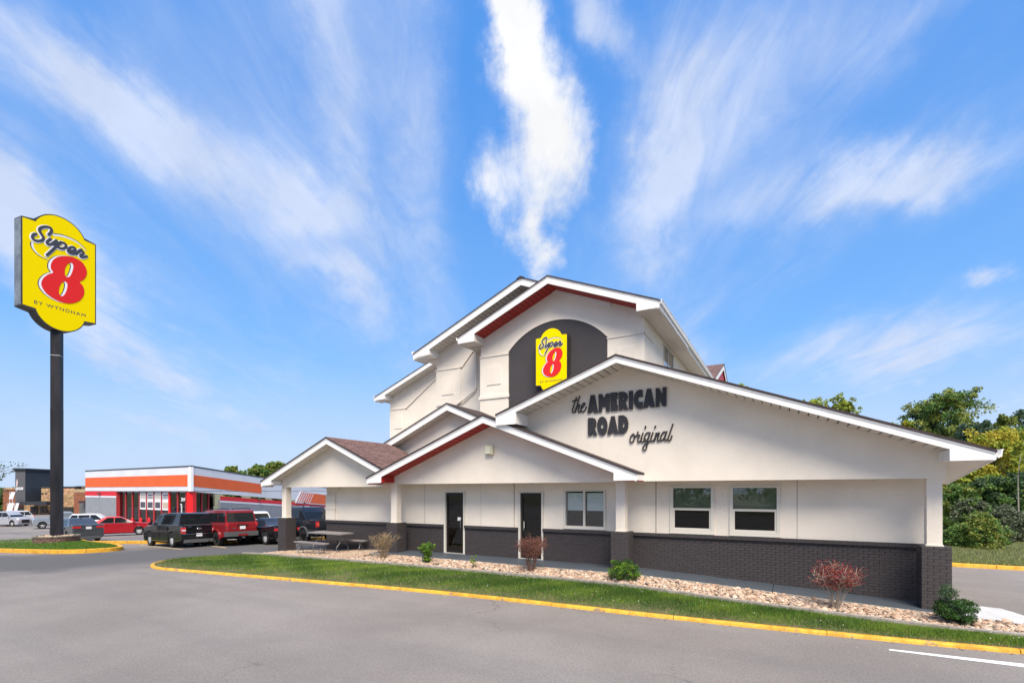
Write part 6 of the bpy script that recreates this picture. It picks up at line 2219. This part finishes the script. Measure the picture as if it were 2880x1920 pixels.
gm1 = leafmat('grass_blade', (.105, .20, .026), .38, .035, .3)
gm2 = leafmat('grass_dry', (.30, .25, .11), .35, .02, .3)
gm3 = leafmat('grass_dark', (.060, .125, .020), .38, .03, .3)
gm4 = leafmat('grass_light', (.20, .29, .040), .35, .03, .3)
N = 150000
X = rng.uniform(-22.1, 5.5, N * 2)
T = rng.random(N * 2)
lo, hi = lawn_lo(X) + .02, lawn_hi(X) - .045
Yv = lo + (hi - lo) * T
# uneven turf: thin patches, taller tufts
pn = np.sin(X * 2.1 + 3 * np.sin(Yv * 1.7)) * .5 + np.sin(X * .7 - Yv * 2.3 + 1.3) * .5 + rng.normal(0, .45, N * 2)
keep = (pn > -.85) & (rng.random(N * 2) < np.clip(.30 + T * 1.5, 0, 1))
X, Yv, T = X[keep][:N], Yv[keep][:N], T[keep][:N]
Zv = zl_lo(X) * (1 - T) + zl_hi(X) * T + .04 * np.sin(np.pi * T)
dry = (rng.random(len(X)) < .07 + .5 * np.clip(1 - T / .22, 0, 1) + .25 * (X < -20.8))
tall = np.where(np.sin(X * 3.1 + Yv * 4) > .6, 1.3, 1.0)
pat = np.sin(X * 1.3 + 2.2 * np.sin(Yv * 2.1 + X * .4)) + .8 * np.sin(X * 4.3 - Yv * 5.1) + .6 * np.sin(X * .45 + 2) + rng.normal(0, .9, len(X))
for nm_g, msk, mt_g, h0, h1 in (('grass', ~dry & (pat > -.7) & (pat < .9), gm1, .035, .085), ('grass', ~dry & (pat <= -.7), gm3, .04, .10), ('grass', ~dry & (pat >= .9), gm4, .03, .075), ('dry_grass', dry, gm2, .02, .055)):
    blades(X[msk], Yv[msk], Zv[msk], h0, h1, .0045, mt_g, nm_g, FRAME)
# island turf
n = 26000
tt = rng.random(n) ** .5
ang = rng.integers(0, len(ISLAND), n)
f_ = rng.random(n)
I0 = np.array(ISLAND)
I1 = np.roll(I0, -1, axis=0)
Pb = I0[ang] * (1 - f_[:, None]) + I1[ang] * f_[:, None]
ctr2 = np.array([cx_, cy_])
Pp = ctr2 + (Pb - ctr2) * (tt * .97)[:, None]
ok = np.linalg.norm(Pp - ctr2, axis=1) > 1.0
Pp, tt = Pp[ok], tt[ok]
blades(Pp[:, 0], Pp[:, 1], gz(Pp[:, 0], Pp[:, 1]) + .14 + .09 * np.minimum(1, (1 - tt) * 1.6), .04, .10, .011, gm1, 'grass', dict(loc=(0, 0, 0)))
n = 24000
Xb, Tb = rng.uniform(1.8, 14, n), rng.random(n) ** 1.5
blades(Xb, 9.1 + Tb * 9, .0 + Tb * 9 / 36 * .9, .04, .11, .010, leafmat('grass_bank', (.20, .23, .07), .4, .03, .3), 'grass', FRAME)
# clover heads in the lawn and leaf litter along the kerb
m_ = MB()
for i in range(150):
    x = random.uniform(-20, 2)
    t = random.uniform(.15, .95)
    y = float(lawn_lo(x) + (lawn_hi(x) - lawn_lo(x)) * t)
    z = float(zl_lo(x) * (1 - t) + zl_hi(x) * t + .04 * math.sin(math.pi * t)) + random.uniform(.05, .08)
    s = random.uniform(.006, .012)
    m_.add([(x + s, y, z), (x, y + s, z), (x - s, y, z), (x, y - s, z), (x, y, z + s), (x, y, z - s)], [(0, 1, 4), (1, 2, 4), (2, 3, 4), (3, 0, 4), (1, 0, 5), (2, 1, 5), (3, 2, 5), (0, 3, 5)])
m_.build('clover_heads', mat('clover', (.62, .62, .50), .8), loc=FRAME['loc'], rot=(0, 0, RZ), kind='stuff')
m_ = MB()
for i in range(260):
    x = random.uniform(-19, 3)
    y = float(ip(KLO, x)) - abs(random.gauss(0, .10)) - .02
    s = random.uniform(.012, .032)
    a = random.uniform(0, 6.3)
    z = -.094
    m_.quad((x + s * math.cos(a), y + s * math.sin(a), z), (x - s * .5 * math.sin(a), y + s * .5 * math.cos(a), z + .012), (x - s * math.cos(a), y - s * math.sin(a), z), (x + s * .5 * math.sin(a), y - s * .5 * math.cos(a), z + .006))
m_.build('fallen_leaves', leafmat('litter', (.42, .30, .17), .4, .03, .1), loc=FRAME['loc'], rot=(0, 0, RZ), kind='stuff', recalc=False)

# ------------------------------------------------------------------ folding table and benches in the gravel yard
plast = mat('table_plastic', (.22, .20, .195), .6, var=.06, scale=3)
legm = mat('leg_steel', (.17, .17, .18), .45, metal=.4)


def folding(name, label, cat, x, y, L, Wd, H, group=None, rz=0.0):
    z = float(zwalk(x)) - .02
    root = empty(name, LW(x, y, z), RZ + rz, label, cat, group)
    m_ = MB()
    rr = .04
    pl = []
    for cx2, cy2, a0_ in ((L / 2 - rr, Wd / 2 - rr, 0), (-L / 2 + rr, Wd / 2 - rr, 90), (-L / 2 + rr, -Wd / 2 + rr, 180), (L / 2 - rr, -Wd / 2 + rr, 270)):
        pl += [(cx2 + rr * math.cos(R(a0_ + t)), cy2 + rr * math.sin(R(a0_ + t))) for t in (0, 30, 60, 90)]
    m_.prism(pl, H - .045, H, 'z')
    m_.build('top', plast, root, smooth=40)
    MB().box(-L / 2 + .08, L / 2 - .08, -.02, .02, H - .075, H - .046).build('rail', legm, root)
    for sx in (-1, 1):
        x0 = sx * (L / 2 - .26)
        for sy in (-1, 1):
            y0, y1 = sy * Wd * .17, sy * Wd * .40
            lg = MB().tube(spline([(x0, y0, H - .05), (x0, y0, H * .55), (x0, y0 + (y1 - y0) * .45, H * .42), (x0, y1, H * .28), (x0, y1, 0)], 4), .014, 6)
            lg.build('leg', legm, root, smooth=50)
        br = MB().tube([(x0, -Wd * .38, .10), (x0, Wd * .38, .10)], .010, 6)
        br.tube([(x0, 0, H * .5), (x0 - sx * .34, 0, H - .06)], .010, 6).tube([(x0, -Wd * .17, H * .52), (x0, Wd * .17, H * .52)], .010, 6)
        br.build('brace', legm, root)
    return root


folding('folding_table', 'pale folding table with steel legs in the gravel under the porch end', 'table', -18.12, .10, 1.83, .70, .76)
folding('folding_bench', 'pale folding bench set in front of the folding table', 'bench', -18.35, -.62, 1.78, .28, .44, 'folding benches beside the table', R(-2))
folding('folding_bench', 'pale folding bench set against the brick wall behind the folding table', 'bench', -17.62, .56, 1.78, .26, .44, 'folding benches beside the table', R(2))
